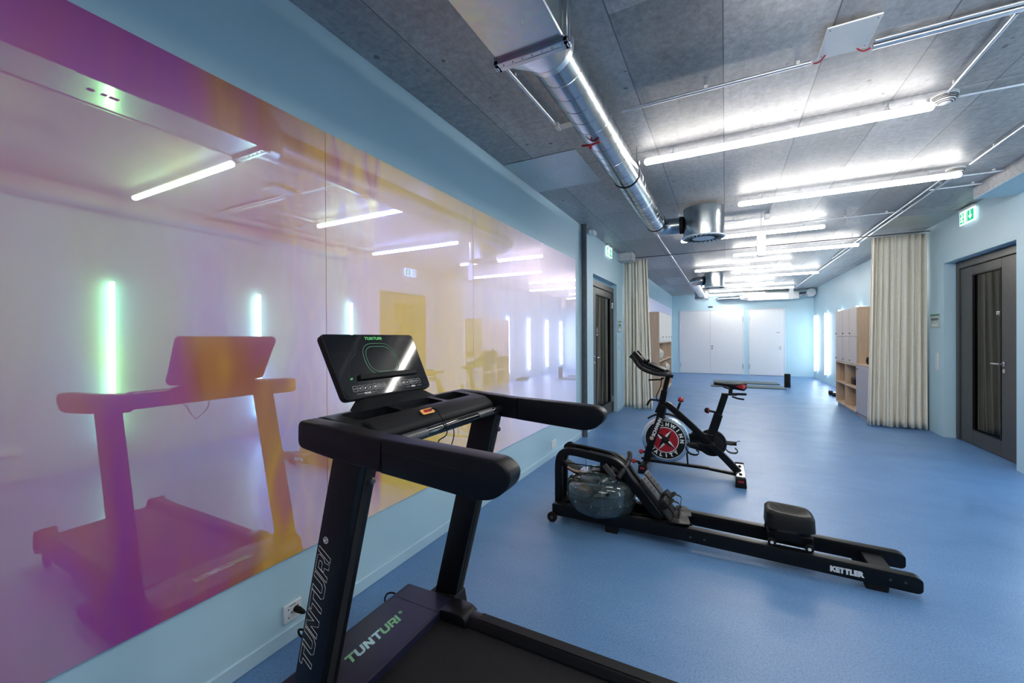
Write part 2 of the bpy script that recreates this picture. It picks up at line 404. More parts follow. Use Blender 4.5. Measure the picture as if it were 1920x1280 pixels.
D, H, W, B = 1.733, 2.868, 2.564, 16.4
YF = -3.2
# ================================================================ the room
b = NB(); box(b, -2.0, 2.9, YF, B + .2, -.1, 0); struct('floor', b, 'floor')
b = NB(); box(b, -2.0, 2.9, YF, B + .2, H, H + .2); struct('ceiling', b, 'concrete')
b = NB()
box(b, -2.0, -D, YF, 5.93, 0, H); box(b, -2.0, -1.845, 5.93, 7.42, 0, H); box(b, -1.845, -D, 5.93, 7.42, 2.29, H)
box(b, -2.0, -D, 7.42, 7.86, 0, H); box(b, -2.0, -1.77, 7.86, B, 0, H); struct('wall_left', b, 'wall')
b = NB()
box(b, W + .17, 2.95, YF, B, 0, H); box(b, W, W + .17, YF, 5.92, 0, H); box(b, W, W + .17, 7.44, B, 0, H); box(b, W, W + .17, 5.92, 7.44, 2.295, H); struct('wall_right', b, 'wall')
b = NB(); box(b, -1.77, W, B, B + .2, 0, H); struct('wall_back', b, 'wall')
b = NB(); box(b, -D, W, YF - .2, YF, 0, H); struct('wall_front', b, 'wall')
b = NB(); box(b, -D, -D + .014, YF, 5.93, 0, .065, .003, 1); box(b, -D, -D + .014, 7.42, 7.84, 0, .065, .003, 1); box(b, -1.845, -D + .014, 7.406, 7.42, 0, .065, .003, 1); box(b, -1.845, -D + .014, 5.93, 5.944, 0, .065, .003, 1); struct('baseboard_left', b, 'wall')
# concrete downstand over the right wall and the small one over the left wall
b = NB(); box(b, 2.26, W, YF, 5.915, 2.742, H); o = struct('trim_1', b, 'conc2')
b = NB(); box(b, 2.262, W, YF, 5.913, 2.736, 2.742); o = struct('trim_2', b, 'wall')
b = NB(); box(b, -D, -1.478, 7.51, 7.80, 2.73, H); struct('trim_3', b, 'conc2')

# ---------------------------------------------------------------- doors in the side walls
def glass_door(name, xw, s, y0, y1, zt, hy, hdir, hbar, fn_, ga0, ga1, gz0, gz1):
    """steel framed glass door; face plane x=xw, s=+1 room is toward +x"""
    def X(a): return xw + s * a
    b = NB()
    for (ya, yb, za, zb) in ((y0, y0 + fn_, 0, zt), (y1 - .075, y1, 0, zt), (y0 + fn_, y1 - .075, zt - .085, zt)):
        box(b, min(X(0), X(.06)), max(X(0), X(.06)), ya, yb, za, zb, .004, 1)
    root = struct(name, b, 'steel_door')
    b = NB(); a0, a1 = y0 + fn_ + .005, y1 - .08; z0, z1 = .006, zt - .092
    for (ya, yb, za, zb) in ((a0, ga0, z0, z1), (ga1, a1, z0, z1), (ga0, ga1, z0, gz0), (ga0, ga1, gz1, z1)):
        box(b, min(X(.004), X(.045)), max(X(.004), X(.045)), ya, yb, za, zb, .003, 1)
    leaf = obj('door_leaf', b, 'steel_door', root, sm=False)
    b = NB()
    for (ya, yb, za, zb) in ((ga0, ga0 + .014, gz0, gz1), (ga1 - .014, ga1, gz0, gz1), (ga0 + .014, ga1 - .014, gz0, gz0 + .014), (ga0 + .014, ga1 - .014, gz1 - .014, gz1)):
        box(b, min(X(.036), X(.05)), max(X(.036), X(.05)), ya, yb, za, zb)
    obj('glazing_bead', b, 'blackp', root, sm=False)
    b = NB(); box(b, min(X(.02), X(.028)), max(X(.02), X(.028)), ga0, ga1, gz0, gz1); obj('glass_pane', b, 'dglass', root, sm=False)
    b = NB()
    lathe(b, [(.026, 0), (.026, .010), (.012, .012), (.012, .05)], (X(.045), hy, 1.03), 'X', 16) if s > 0 else lathe(b, [(.026, 0), (.026, -.010), (.012, -.012), (.012, -.05)], (X(.045), hy, 1.03), 'X', 16)
    tube(b, [(X(.09), hy, 1.03), (X(.093), hy + hdir * .02, 1.03), (X(.093), hy + hdir * hbar, 1.03)], .010, 10)
    lathe(b, [(.024, 0), (.024, s * .008)], (X(.045), hy, .955), 'X', 16)
    obj('door_handle', b, 'chrome', root)
    b = NB()
    for z in (.25, 1.9): lathe(b, [(.012, -.05), (.012, .05)], (X(.052), y0 + .078 if hdir > 0 and s < 0 else y1 - .078, z), 'Z', 10)
    obj('hinge', b, 'chrome', root); return root
dl = glass_door('door_1', -1.845, 1, 5.94, 7.405, 2.22, 6.20, 1, .13, .075, 6.30, 7.20, .20, 2.03)
dr = glass_door('door_2', W + .17, -1, 5.93, 7.43, 2.285, 6.41, 1, .14, .19, 6.47, 7.06, .185, 2.09)
b = text('', 'my', .085, 'whitep', None, (W + .17 - .031, 6.60, 1.575), (0, -1, 0), (0, 0, 1), off=.002); obj('glass_lettering', b, 'whitep', dr, sm=False)
b = text('', '4', .06, 'whitep', None, (W + .17 - .031, 6.515, 1.665), (0, -1, 0), (0, 0, 1)); obj('glass_lettering', b, 'whitep', dr, sm=False)
b = NB(); tube(b, [(-1.845 + .031, 6.42, 1.50), (-1.845 + .031, 6.39, 1.42), (-1.845 + .031, 6.45, 1.42), (-1.845 + .031, 6.42, 1.50)], .004, 6); box(b, -1.816, -1.812, 6.40, 6.44, 1.37, 1.40); obj('glass_sign', b, 'whitep', dl)

# ---------------------------------------------------------------- doors in the back wall
def white_door(name, x0, x1, leaves, hx, zt=2.265):
    y = B; b = NB(); f = .035
    for (a, c, za, zb) in ((x0 - f, x0, 0, zt + f), (x1, x1 + f, 0, zt + f), (x0, x1, zt, zt + f)): box(b, a, c, y - .03, y, za, zb, .004, 1)
    root = struct(name, b, 'frame_white')
    n = len(leaves)
    for i, (a, c) in enumerate(leaves):
        b = NB(); box(b, a + .004, c - .004, y - .026, y - .001, .012, zt - .004, .002, 1); obj('door_leaf', b, 'door_white', root, sm=False)
    b = NB(); lathe(b, [(.028, 0), (.028, -.012), (.014, -.014), (.014, -.045), (.026, -.05), (.026, -.07)], (hx, y - .026, 1.0), 'Y', 16); lathe(b, [(.022, 0), (.022, -.01)], (hx, y - .026, .91), 'Y', 14); obj('door_knob', b, 'chrome', root)
    return root
d3 = white_door('door_3', -1.475, .542, [(-1.475, -.48), (-.48, .542)], -.42)
d4 = white_door('door_4', .742, 1.749, [(.742, 1.749)], 1.635)
for d, xs in ((d3, (-1.475, .542)), (d4, (.742,))):
    for x in xs:
        for z in (.30, 1.95):
            b = NB(); lathe(b, [(.014, -.08), (.014, .08)], (x, B - .032, z), 'Z', 10); obj('hinge', b, 'chrome', d)
b = NB(); box(b, 1.53, 1.63, B - .029, B - .026, 1.46, 1.475); obj('name_strip', b, 'grey_pl', d4)

# ================================================================ mirrors
mir = []
edges = [-2.60, -1.28, .035, 1.349, 2.662, 3.975, 5.09]
locs = ['nearest the camera at the left edge of the photo', 'second from the left edge of the photo', 'behind the near side of the treadmill', 'behind the treadmill console', 'reflecting the stationary bike', 'farthest, ending beside the grey pipe']
for i in range(1, 6):
    y0, y1 = edges[i], edges[i + 1]
    b = NB(); box(b, -D + .001, -D + .012, y0 + .0012, y1 - .0012, .378, 2.352)
    single('mirror_panel', b, 'mirror', 'iridescent mirror panel, ' + locs[i], 'mirror', group='iridescent mirror panels on the left wall', sm=False)
b = NB(); box(b, -1.769, -1.757, 8.4, 16.1, .4, 2.37); single('mirror_panel', b, 'mirror', 'long lilac mirror on the far left wall above and behind the lockers', 'mirror', sm=False)

# ================================================================ ceiling lights
def ceiling_tube(x0, x1, y, label):
    zc = 2.785; r = thing('tube_light', label, 'ceiling light', ((x0 + x1) / 2, y, zc), 'tube lights hanging under the concrete ceiling')
    b = NB(); lathe(b, [(.010, x0), (.024, x0 + .008), (.026, x0 + .02), (.026, x1 - .02), (.024, x1 - .008), (.010, x1)], (0, y, zc), 'X', 20); obj('diffuser_tube', b, 'tube', r)
    b = NB(); box(b, x0 + .03, x1 - .03, y - .006, y + .006, zc + .024, zc + .030); obj('top_housing', b, 'white', r)
    for x in (x0 + .22, x1 - .22):
        b = NB(); box(b, x - .02, x + .02, y - .015, y + .015, H - .008, H - .0005); tube(b, [(x, y, H - .01), (x, y, zc + .026)], .004, 6); box(b, x - .012, x + .012, y - .008, y + .008, zc + .024, zc + .034); obj('hanger', b, 'conduit', r)
    return r
AX, BX = (-.585, 1.165), (.13, 1.875)
A0 = ceiling_tube(AX[0], AX[1], 3.50, 'bright tube light nearest to the camera, just right of the round duct')
B0 = ceiling_tube(BX[0], BX[1], 5.10, 'second bright tube light from the camera, ending beside the smoke detector')
nth = ['third', 'fourth', 'fifth', 'sixth', 'seventh', 'eighth', 'ninth and farthest']
extra = [' passing behind the drum diffuser', ' passing behind the hanging white panel', ' just beyond the curtain rail', '', ' above the far drum diffuser', '', ' beside the far wall duct']
for k, y in enumerate([6.67, 8.27, 9.85, 11.41, 12.99, 14.5, 15.86]):
    src = A0 if k % 2 == 0 else B0; x = (AX[0] + AX[1]) / 2 if k % 2 == 0 else ((BX[0] + BX[1]) / 2 if k != 5 else .92)
    copy_tree(src, (x, y, 2.785), nth[k] + ' bright ceiling tube light counted from the camera' + extra[k])
copy_tree(B0, ((BX[0] + BX[1]) / 2, 1.92, 2.785), 'tube light above the treadmill, seen only as the leftmost tube in the mirror')
copy_tree(A0, ((AX[0] + AX[1]) / 2 + .08, .35, 2.785), 'assumed ceiling tube light above the camera, out of view, added to light the near end')  # unseen lamp, assumed by continuing the row, added to light the near end
copy_tree(B0, ((BX[0] + BX[1]) / 2, -1.25, 2.785), 'assumed ceiling tube light behind the camera, out of view, added to light the near end')  # another unseen, assumed lamp added as a light source behind the camera

def wall_tube(y, label):
    x = 2.505; r = thing('wall_tube_light', label, 'wall light', (x, y, .24), 'vertical tube lights on the right wall')
    b = NB(); lathe(b, [(.008, .245), (.022, .25), (.024, .26), (.024, 1.97), (.022, 1.98), (.008, 1.985)], (x, y, 0), 'Z', 20); obj('diffuser_tube', b, 'tubew', r)
    for z in (.33, 1.115, 1.90):
        b = NB(); box(b, x + .022, W - .001, y - .010, y + .010, z - .012, z + .012)
        tube(b, [(x, y, z - .006), (x, y, z + .006)], .0255, 14); obj('clip', b, 'conduit', r); return r
W0 = wall_tube(1.95, 'upright wall light seen in the mirror left of the treadmill console, with a green halo')
for y, l in ((3.54, 'upright wall light seen in the mirror just behind the reflected treadmill console'), (5.18, 'upright wall light seen in the mirror right above the real treadmill console'),
             (11.18, 'upright wall light just beyond the right-hand locker unit, glowing above its far end'), (12.72, 'upright wall light behind the right-hand lockers, second beyond them'),
             (14.33, 'tall upright wall light in view between lockers and back wall, the nearer of two'), (15.83, 'upright wall light closest to the back corner of the room')):
    copy_tree(W0, (2.505, y, .24), l)

# ================================================================ exit signs
def exit_sign(x, s, y0, y1, z0, z1, label):
    r = thing('exit_sign', label, 'sign', (x, (y0 + y1) / 2, z0), 'green and white emergency exit signs')
    def X(a): return x + s * a
    b = NB(); box(b, min(X(0), X(.05)), max(X(0), X(.05)), y0 + .02, y1 - .02, z1 + .002, z1 + .03, .004, 1); obj('housing', b, 'white', r)
    b = NB(); box(b, min(X(.02), X(.03)), max(X(.02), X(.03)), y0, y1, z0, z1, .002, 1); obj('light_panel', b, 'exitw', r)
    yl, yr = (y1, y0) if s < 0 else (y0, y1)   # reader's left, right
    d = 1 if yr > yl else -1; L = abs(y1 - y0); hh = z1 - z0
    def q(u0, u1, v0, v1): a, c = yl + d * u0 * L, yl + d * u1 * L; return min(a, c), max(a, c), z0 + v0 * hh, z0 + v1 * hh
    b = NB()
    for u in ((.04, .50, .10, .90), (.54, .92, .10, .90)):
        a = q(*u); box(b, min(X(.030), X(.032)), max(X(.030), X(.032)), *a)
    obj('green_field', b, 'exitg', r, sm=False)
    b = NB(); xx = X(.0335)
    def pt(u, v): return (xx, yl + d * u * L, z0 + v * hh)
    plate(b, [pt(.32, .14), pt(.47, .14), pt(.47, .86), pt(.32, .86)], .001)                       # door leaf
    ball(b, pt(.22, .76), .010); tube(b, [pt(.23, .66), pt(.18, .42)], .007, 6)                     # head, trunk
    tube(b, [pt(.18, .42), pt(.25, .30), pt(.23, .16)], .005, 6); tube(b, [pt(.18, .42), pt(.13, .28), pt(.07, .26)], .005, 6)
    tube(b, [pt(.23, .62), pt(.30, .55)], .004, 6); tube(b, [pt(.22, .62), pt(.13, .60), pt(.12, .48)], .004, 6)
    plate(b, [pt(.70, .84), pt(.76, .84), pt(.76, .50), pt(.85, .50), pt(.73, .20), pt(.61, .50), pt(.70, .50)], .001)   # arrow
    obj('pictogram', b, 'exitw', r, sm=False); return r
exit_sign(-D, 1, 6.63, 6.98, 2.68, 2.835, 'lit green exit sign high on the left wall above the dark glass door')
exit_sign(W, -1, 6.60, 6.95, 2.67, 2.825, 'lit green exit sign high on the right wall above the dark glass door')

# ================================================================ ducts
def ring_seams(bm, x, z, r, y0, y1, pitch, rr=.0016):
    n = int((y1 - y0) / pitch * 28); pts = []
    for k in range(n + 1):
        a = 2 * PI * k / 28; pts.append((x + (r + .0005) * math.cos(a), y0 + (y1 - y0) * k / n, z + (r + .0005) * math.sin(a)))
    sweep(bm, pts, circ(rr, 4), up=(0, 1, 0))
dx, dz, drr = -.711, 2.668, .106
duct = thing('ventilation_duct', 'long galvanised duct under the ceiling left of the tube lights, boxy then round', 'duct', (dx, 1.6, 2.55))
b = NB(); box(b, -.872, -.572, YF + .01, 1.575, 2.55, H - .012, .002, 1)
for y in (-.9, .35): box(b, -.874, -.570, y, y + .012, 2.548, H - .012)
tube(b, [(-.574, -3, 2.551), (-.574, 1.56, 2.551)], .007, 6)
obj('box_duct', b, 'galv', duct, sm=False)
b = NB(); box(b, -.868, -.614, .732, 1.02, 2.5475, 2.5498); obj('polished_plate', b, 'polished', duct, sm=False)  # smoother, paler plate for the bright panel under the box duct
for y0, y1 in ((.80, .825), (.85, .87), (.88, .915)):
    b = NB(); box(b, -.76, -.735, y0, y1, 2.546, 2.5474); obj('plate_mark', b, 'grille', duct, sm=False)  # dark rectangles on the pale plate
b = NB()
for y in (1.55, 1.576):
    for (x0, x1, z0, z1) in ((-.892, -.552, 2.53, 2.552), (-.892, -.870, 2.53, H - .004), (-.574, -.552, 2.53, H - .004)): box(b, x0, x1, y, y + .026, z0, z1, .003, 1)
for x in (-.888, -.556): ball(b, (x, 1.58, 2.534), .009, (1, 2, 1))
for k in range(7): ball(b, (-.85 + k * .045, 1.566, 2.529), .0035)
obj('flange', b, 'galv', duct)
b = NB(); n = 32; t = bmesh.new(); r0 = []; r1 = []; cx, cz = -.722, 2.70
for k in range(n):
    a = 2 * PI * k / n; c, s = math.cos(a), math.sin(a); m = max(abs(c), abs(s)); 
    r0.append(t.verts.new((cx + .148 * c / m, 1.605, cz + .148 * s / m))); r1.append(t.verts.new((dx + (drr + .004) * c, 1.74, dz + (drr + .004) * s)))
for k in range(n): t.faces.new((r0[k], r0[(k + 1) % n], r1[(k + 1) % n], r1[k]))
bmesh.ops.recalc_face_normals(t, faces=t.faces); merge(b, t); tube(b, [(dx, 1.735, dz), (dx, 1.77, dz)], drr + .006, 32, up=(0, 0, 1)); obj('transition_piece', b, 'galvw', duct)
b = NB(); sweep(b, [(dx, 1.76, dz), (dx, 3.38, dz)], circ(drr, 40)); ring_seams(b, dx, dz, drr, 1.78, 3.36, .13); obj('spiral_pipe', b, 'galv', duct)
b = NB(); sweep(b, [(dx, 3.40, dz), (dx, 4.95, dz)], circ(drr, 40)); ring_seams(b, dx, dz, drr, 3.42, 4.93, .13); obj('spiral_pipe', b, 'galv', duct)
for y in (3.375, 4.945):
    b = NB(); sweep(b, [(dx, y, dz), (dx, y + .02, dz)], circ(drr + .004, 40)); obj('rubber_band', b, 'rubber', duct)
b = NB()
for y in (3.36,): tube(b, [(dx + .09, y, dz + .07), (dx + .09, y, H - .001)], .004, 6); box(b, dx + .075, dx + .11, y - .012, y + .012, dz + .055, dz + .075)
obj('hanger', b, 'galv', duct)
b = NB(); pts = [(dx, 4.955, dz)]
for k in range(9):
    a = PI / 2 * k / 8; pts.append((dx + .17 - .17 * math.cos(a), 5.08 + .17 * math.sin(a), dz))
pts.append((-.46, 5.25, dz)); sweep(b, pts, circ(.093, 28)); obj('elbow', b, 'galv', duct)
b = NB(); sweep(b, [(-.475, 5.25, dz), (-.44, 5.25, dz)], circ(.10, 24)); obj('rubber_collar', b, 'rubber', duct)
def drum(x, y, label, z0=2.487, z1=2.83, r=.218):
    t = thing('air_diffuser', label, 'air diffuser', (x, y, z0))
    b = NB(); lathe(b, [(r, z0 + .012), (r, z1), (.01, z1)], (x, y, 0), 'Z', 48); tube(b, [(x, y, z1), (x, y, H)], .006, 6); obj('drum_body', b, 'galv', t)
    b = NB(); lathe(b, [(.02, z0 + .016), (r + .014, z0 + .012), (r + .014, z0 + .006), (r + .008, z0), (.02, z0)], (x, y, 0), 'Z', 48); obj('face_plate', b, 'frame_white', t)
    b = NB()
    for k in range(24):
        a = 2 * PI * k / 24; bm2 = Matrix.Rotation(a, 3, 'Z') @ Matrix.Rotation(0, 3, 'Z')
        t2 = bmesh.new(); bmesh.ops.create_cube(t2, size=1); bmesh.ops.scale(t2, vec=(.095, .020, .004), verts=t2.verts)
        bmesh.ops.rotate(t2, cent=(0, 0, 0), matrix=Matrix.Rotation(.5, 3, 'Z'), verts=t2.verts); bmesh.ops.translate(t2, vec=(.162, 0, z0 - .0006), verts=t2.verts)
        bmesh.ops.rotate(t2, cent=(0, 0, 0), matrix=bm2, verts=t2.verts); bmesh.ops.translate(t2, vec=(x, y, 0), verts=t2.verts); merge(b, t2)
    obj('swirl_slots', b, 'grille', t, sm=False); return t
drum(-.222, 5.25, 'galvanised drum air diffuser at the end of the near round duct')
drum(-.225, 10.72, 'smaller-looking far drum air diffuser near the back wall')
fd = thing('ventilation_duct', 'short galvanised elbow duct feeding the far drum diffuser', 'duct', (-.6, 12, 2.6))
b = NB(); pts = [(-.46, 10.72, 2.67)]
for k in range(9):
    a = PI / 2 * k / 8; pts.append((-.50 - .17 * math.sin(a), 10.89 - .17 * math.cos(a), 2.67))
sweep(b, pts, circ(.10, 28)); obj('elbow', b, 'galv', fd)
b = NB(); sweep(b, [(-.67, 10.9, 2.67), (-.67, 14.3, 2.67)], circ(.095, 28)); ring_seams(b, -.67, 2.67, .095, 10.95, 14.2, .3); obj('spiral_pipe', b, 'galvw', fd)
b = NB(); box(b, -.86, -.48, 14.3, 14.9, 2.53, 2.82, .01, 1); obj('duct_box', b, 'galv', fd)
b = NB(); sweep(b, [(-.475, 10.72, 2.67), (-.445, 10.72, 2.67)], circ(.105, 24)); obj('rubber_collar', b, 'rubber', fd)
bd = thing('ventilation_duct', 'galvanised silencer duct running across the top of the back wall', 'duct', (1.3, 16.2, 2.56))
b = NB(); box(b, .68, 2.13, 16.06, 16.36, 2.555, 2.80, .01, 1)
for k in range(6): box(b, .8 + k * .24, .812 + k * .24, 16.052, 16.368, 2.548, 2.807)
obj('silencer_box', b, 'galvw', bd)
b = NB(); n = 24; t = bmesh.new(); r0 = []; r1 = []
for k in range(n):
    a = 2 * PI * k / n; c, s = math.cos(a), math.sin(a); m = max(abs(c), abs(s))
    r0.append(t.verts.new((.68, 16.21 + .15 * c / m, 2.678 + .122 * s / m))); r1.append(t.verts.new((.45, 16.21 + .07 * c, 2.665 + .07 * s)))
for k in range(n): t.faces.new((r0[k], r0[(k + 1) % n], r1[(k + 1) % n], r1[k]))
bmesh.ops.recalc_face_normals(t, faces=t.faces); merge(b, t); obj('taper', b, 'galvw', bd)
b = NB(); sweep(b, [(.455, 16.21, 2.665), (-.08, 16.21, 2.66), (-.18, 16.24, 2.66), (-.22, 16.39, 2.66)], circ(.075, 20)); obj('round_pipe', b, 'galv', bd)
b = NB(); sweep(b, [(2.13, 16.21, 2.68), (2.30, 16.19, 2.69), (2.40, 16.08, 2.71), (2.41, 15.92, 2.715)], circ(.085, 20)); obj('elbow', b, 'galv', bd)
b = NB(); sweep(b, [(2.41, 15.915, 2.715), (2.41, 15.80, 2.72)], circ(.125, 28)); obj('end_cap', b, 'galvw', bd)

# ================================================================ ceiling plates, conduits, detectors
b = NB(); box(b, -D + .004, -1.066, 3.172, 3.925, H - .005, H - .0005); single('ceiling_plate', b, 'sheet', 'bluish steel sheet flat on the ceiling above the mirror wall, left of the duct', 'plate', sm=False)
b = NB(); box(b, 1.92, W - .004, 6.95, 7.78, H - .005, H - .0005); single('ceiling_plate', b, 'sheet', 'dark steel sheet flat on the ceiling just before the right-hand curtain', 'plate', sm=False)
r = thing('white_square_panel', 'white square panel under the ceiling at the top of the photo, beside the conduits', 'panel', (.545, 2.61, 2.84))
b = NB(); box(b, .445, .655, 2.48, 2.735, 2.838, 2.846, .002, 1); box(b, .50, .60, 2.55, 2.67, 2.846, H - .0005); obj('panel', b, 'white', r)
for x, y in ((.46, 2.50), (.64, 2.50), (.46, 2.71), (.64, 2.71)):
    b = NB(); ball(b, (x, y, 2.838), .003); obj('screw', b, 'grey_pl', r)
for w3 in ([(.43, 2.745, 2.832), (.455, 2.735, 2.828), (.475, 2.70, 2.836)], [(.67, 2.735, 2.832), (.64, 2.735, 2.826), (.61, 2.715, 2.836)]):
    b = NB(); tube(b, smooth(w3), .004, 6); obj('red_wire', b, 'red', r)
def conduit(pts, rad, label, clips=(), ends=True, m='conduit'):
    t = thing('conduit_pipe', label, 'conduit', pts[0], 'metal conduits under the ceiling')
    b = NB(); sweep(b, pts, circ(rad, 12)); obj('pipe', b, m, t)
    for x, y in clips:
        b = NB(); box(b, x - .010, x + .010, y - .010, y + .010, pts[0][2] + rad * .4, H - .0005, .002, 1); obj('clip', b, 'white', t)
    return t
zc = 2.842
conduit([(-.60, 2.745, zc), (.42, 2.745, zc)], .010, 'thin conduit crossing the ceiling from the round duct to the white square panel', [(-.1, 2.745), (.36, 2.745)])
conduit([(.68, 2.745, zc), (2.24, 2.745, zc)], .016, 'thick shiny conduit running right from the white square panel', [(.74, 2.745), (1.15, 2.745)])
conduit([(.68, 2.705, zc + .004), (2.24, 2.705, zc + .004)], .009, 'thinner conduit beside the thick one right of the white square panel')
conduit([(1.205, 2.77, zc), (1.218, 3.47, zc)], .010, 'short conduit between the thick conduit and the nearest smoke detector', [(1.206, 2.80), (1.216, 3.38)])
conduit([(1.30, 3.57, zc), (2.24, 3.57, zc)], .009, 'conduit running right from the nearest smoke detector', [(1.62, 3.57)])
conduit([(1.90, 2.8, zc), (1.90, 5.02, zc)], .011, 'long conduit along the right side of the ceiling before the second smoke detector', [(1.90, 4.65)])
conduit([(1.91, 5.32, zc), (1.91, 15.8, zc)], .011, 'long bright conduit along the right side of the ceiling toward the back wall', [(1.91, 5.6), (1.91, 6.6), (1.91, 9.0), (1.91, 11)])
conduit([(1.845, 5.32, zc), (1.845, 9.9, zc)], .009, 'thin conduit beside the long bright one on the right')
conduit([(1.86, 5.36, zc), (2.25, 5.36, zc)], .010, 'short cross conduit running to the concrete beam, the nearer one', [(2.18, 5.36)])
conduit([(1.86, 5.72, zc), (2.25, 5.72, zc)], .010, 'short cross conduit running to the concrete beam, the farther one', [(1.92, 5.72), (2.18, 5.72)])
conduit([(-.02, 6.02, zc), (.42, 6.02, zc)], .009, 'short conduit behind the drum diffuser leading to a small white box', [(.1, 6.02)])
conduit([(1.02, 6.55, zc), (1.82, 6.55, zc)], .008, 'thin cross conduit above the third tube light, joining the long right conduit', [(1.35, 6.55), (1.75, 6.55)])
conduit([(-.88, 6.15, zc), (-.88, 12.9, zc)], .010, 'bright white conduit on the left side of the ceiling beyond the round duct')
conduit([(-1.075, 1.95, zc), (-1.05, 2.70, zc)], .011, 'short shiny conduit left of the duct flange', [(-1.07, 2.1)])
b = NB(); box(b, -1.06, -1.035, 2.70, 2.76, 2.825, 2.86); box(b, -1.035, -.80, 2.735, 2.76, 2.83, 2.855); single('junction_box', b, 'white', 'small pale junction strip on the ceiling tucked behind the round duct', 'junction box')
b = NB(); tube(b, [(-.80, 2.50, 2.555), (-.74, 2.51, 2.553), (-.68, 2.49, 2.551)], .007, 8); tube(b, [(-.745, 2.51, 2.555), (-.745, 2.51, 2.53)], .010, 8)
single('red_clip', b, 'red', 'small red clip fixed under the round duct', 'clip')
b = NB(); box(b, .44, .50, 5.98, 6.06, H - .055, H - .0005, .004, 1); single('junction_box', b, 'white', 'small white box on the ceiling beside the hanging white panel', 'junction box')
b = NB(); box(b, -D + .02, -D + .10, 5.62, 5.78, 2.80, 2.862, .006, 1); single('junction_box', b, 'white', 'small grey box under the ceiling beside the grey pipe', 'junction box')
b = NB(); lathe(b, [(.03, H - .045), (.035, H - .03), (.035, H - .0005)], (1.13, 3.60, 0), 'Z', 20); single('ceiling_socket', b, 'white', 'small round white base left of the nearest smoke detector', 'ceiling fitting')
def smoke(x, y, label):
    t = thing('smoke_detector', label, 'smoke detector', (x, y, H), 'round smoke detectors on the ceiling')
    b = NB(); lathe(b, [(.065, H - .0005), (.065, H - .014), (.058, H - .02), (.05, H - .045), (.02, H - .06), (.004, H - .062)], (x, y, 0), 'Z', 28); obj('housing', b, 'white', t)
    b = NB()
    for rr, zo in ((.0582, .0205), (.0555, .029), (.0527, .0375), (.045, .0487), (.033, .0545)):
        zz = H - zo
        pts = [(x + rr * math.cos(a), y + rr * math.sin(a), zz) for a in [PI + PI * j / 14 + .0 for j in range(15)]]
        tube(b, pts, .0028, 5)
    obj('vent_slots', b, 'grille', t); return t
s1 = smoke(1.232, 3.56, 'white smoke detector at the right end of the nearest tube light')
copy_tree(s1, (1.86, 5.17, H), 'smoke detector at the right end of the second tube light')
# curtain rail
t = thing('curtain_rail', 'thin metal curtain rail crossing the room under the ceiling between both curtains', 'curtain rail', (0, 7.83, 2.815))
b = NB(); box(b, -1.60, W - .005, 7.822, 7.838, 2.808, 2.822, .002, 1); obj('rail', b, 'grey_pl', t)
for x in (-1.0, -.55, -.1, .35, .8, 1.25, 1.7, 2.15):
    b = NB(); tube(b, [(x, 7.83, 2.815), (x, 7.83, H)], .004, 6); obj('hanger', b, 'conduit', t)
def hang_panel(x, y, z0, z1, label):
    t = thing('hanging_panel', label, 'panel', (x, y, z0), 'slim white panels hanging from the ceiling')
    b = NB(); prism(b, rpoly([(x - .045, z1), (x - .05, z0 + .03), (x - .03, z0), (x + .045, z0), (x + .05, z1)], .008), y - .02, y + .02, 'XZ', .003, 1); obj('panel_body', b, 'door_white', t)
    b = NB(); tube(b, [(x, y, z1), (x, y, H)], .003, 6); obj('rod', b, 'conduit', t); return t
hp = hang_panel(.393, 5.86, 2.325, 2.62, 'slim white panel hanging on a rod in front of the third tube light')
copy_tree(hp, (1.62, 13.6, 2.36), 'small far white panel hanging under the ceiling near the back right')
b = NB(); box(b, -.70, -.60, B - .05, B - .001, 2.62, 2.68, .01, 1); single('wall_sensor', b, 'white', 'tiny white sensor on the back wall above the double door', 'sensor')
b = NB(); box(b, -.54, -.40, B - .05, B - .001, 2.395, 2.425, .006, 1); single('wall_sensor', b, 'black', 'tiny dark sensor on the back wall just above the double door', 'sensor')

# pipe beside the mirror
b = NB(); sweep(b, [(-1.690, 5.365, .0), (-1.690, 5.365, H)], circ(.036, 20), up=(0, 1, 0)); single('wall_pipe', b, 'pipeins', 'dark grey felt-wrapped pipe standing floor to ceiling at the far end of the mirror', 'pipe')

# wall controls
def control(x, s, y0, y1, z0, z1, label):
    t = thing('control_panel', label, 'control panel', (x, (y0 + y1) / 2, z0), 'wall control panels')
    X = lambda a: x + s * a; L = z1 - z0
    def bb(a, c, ya, yb, za, zb, n, m):
        b = NB(); box(b, min(X(a), X(c)), max(X(a), X(c)), ya, yb, za, zb, .001, 1); obj(n, b, m, t, sm=False)
    bb(.0005, .015, y0, y1, z0, z1, 'backplate', 'panel'); bb(.0152, .018, y0, y1, z1 - .02, z1, 'top_strip', 'pgreen')
    bb(.0152, .018, y0 + .03, y1 - .03, z0 + L * .55, z0 + L * .72, 'display', 'lcd'); bb(.0152, .018, y0 + .02, y1 - .05, z0 + .02, z0 + L * .3, 'key_field', 'white')
control(W, -1, 7.535, 7.80, 1.45, 1.635, 'pale control panel with small display on the right wall beside the curtain')
control(-D, 1, 7.47, 7.70, 1.44, 1.635, 'pale control panel with small display on the left wall beside the curtain')
def switches(x, s, y0, y1, z0, z1, n, label):
    t = thing('light_switch', label, 'light switch', (x, y0, z0)); X = lambda a: x + s * a
    b = NB(); box(b, min(X(.0005), X(.008)), max(X(.0005), X(.008)), y0, y1, z0, z1, .003, 1); obj('cover_plate', b, 'white', t)
    for k in range(n):
        h = (z1 - z0) / n; b = NB(); box(b, min(X(.008), X(.012)), max(X(.008), X(.012)), y0 + .012, y1 - .012, z0 + k * h + .012, z0 + (k + 1) * h - .012, .002, 1); obj('rocker', b, 'door_white', t)
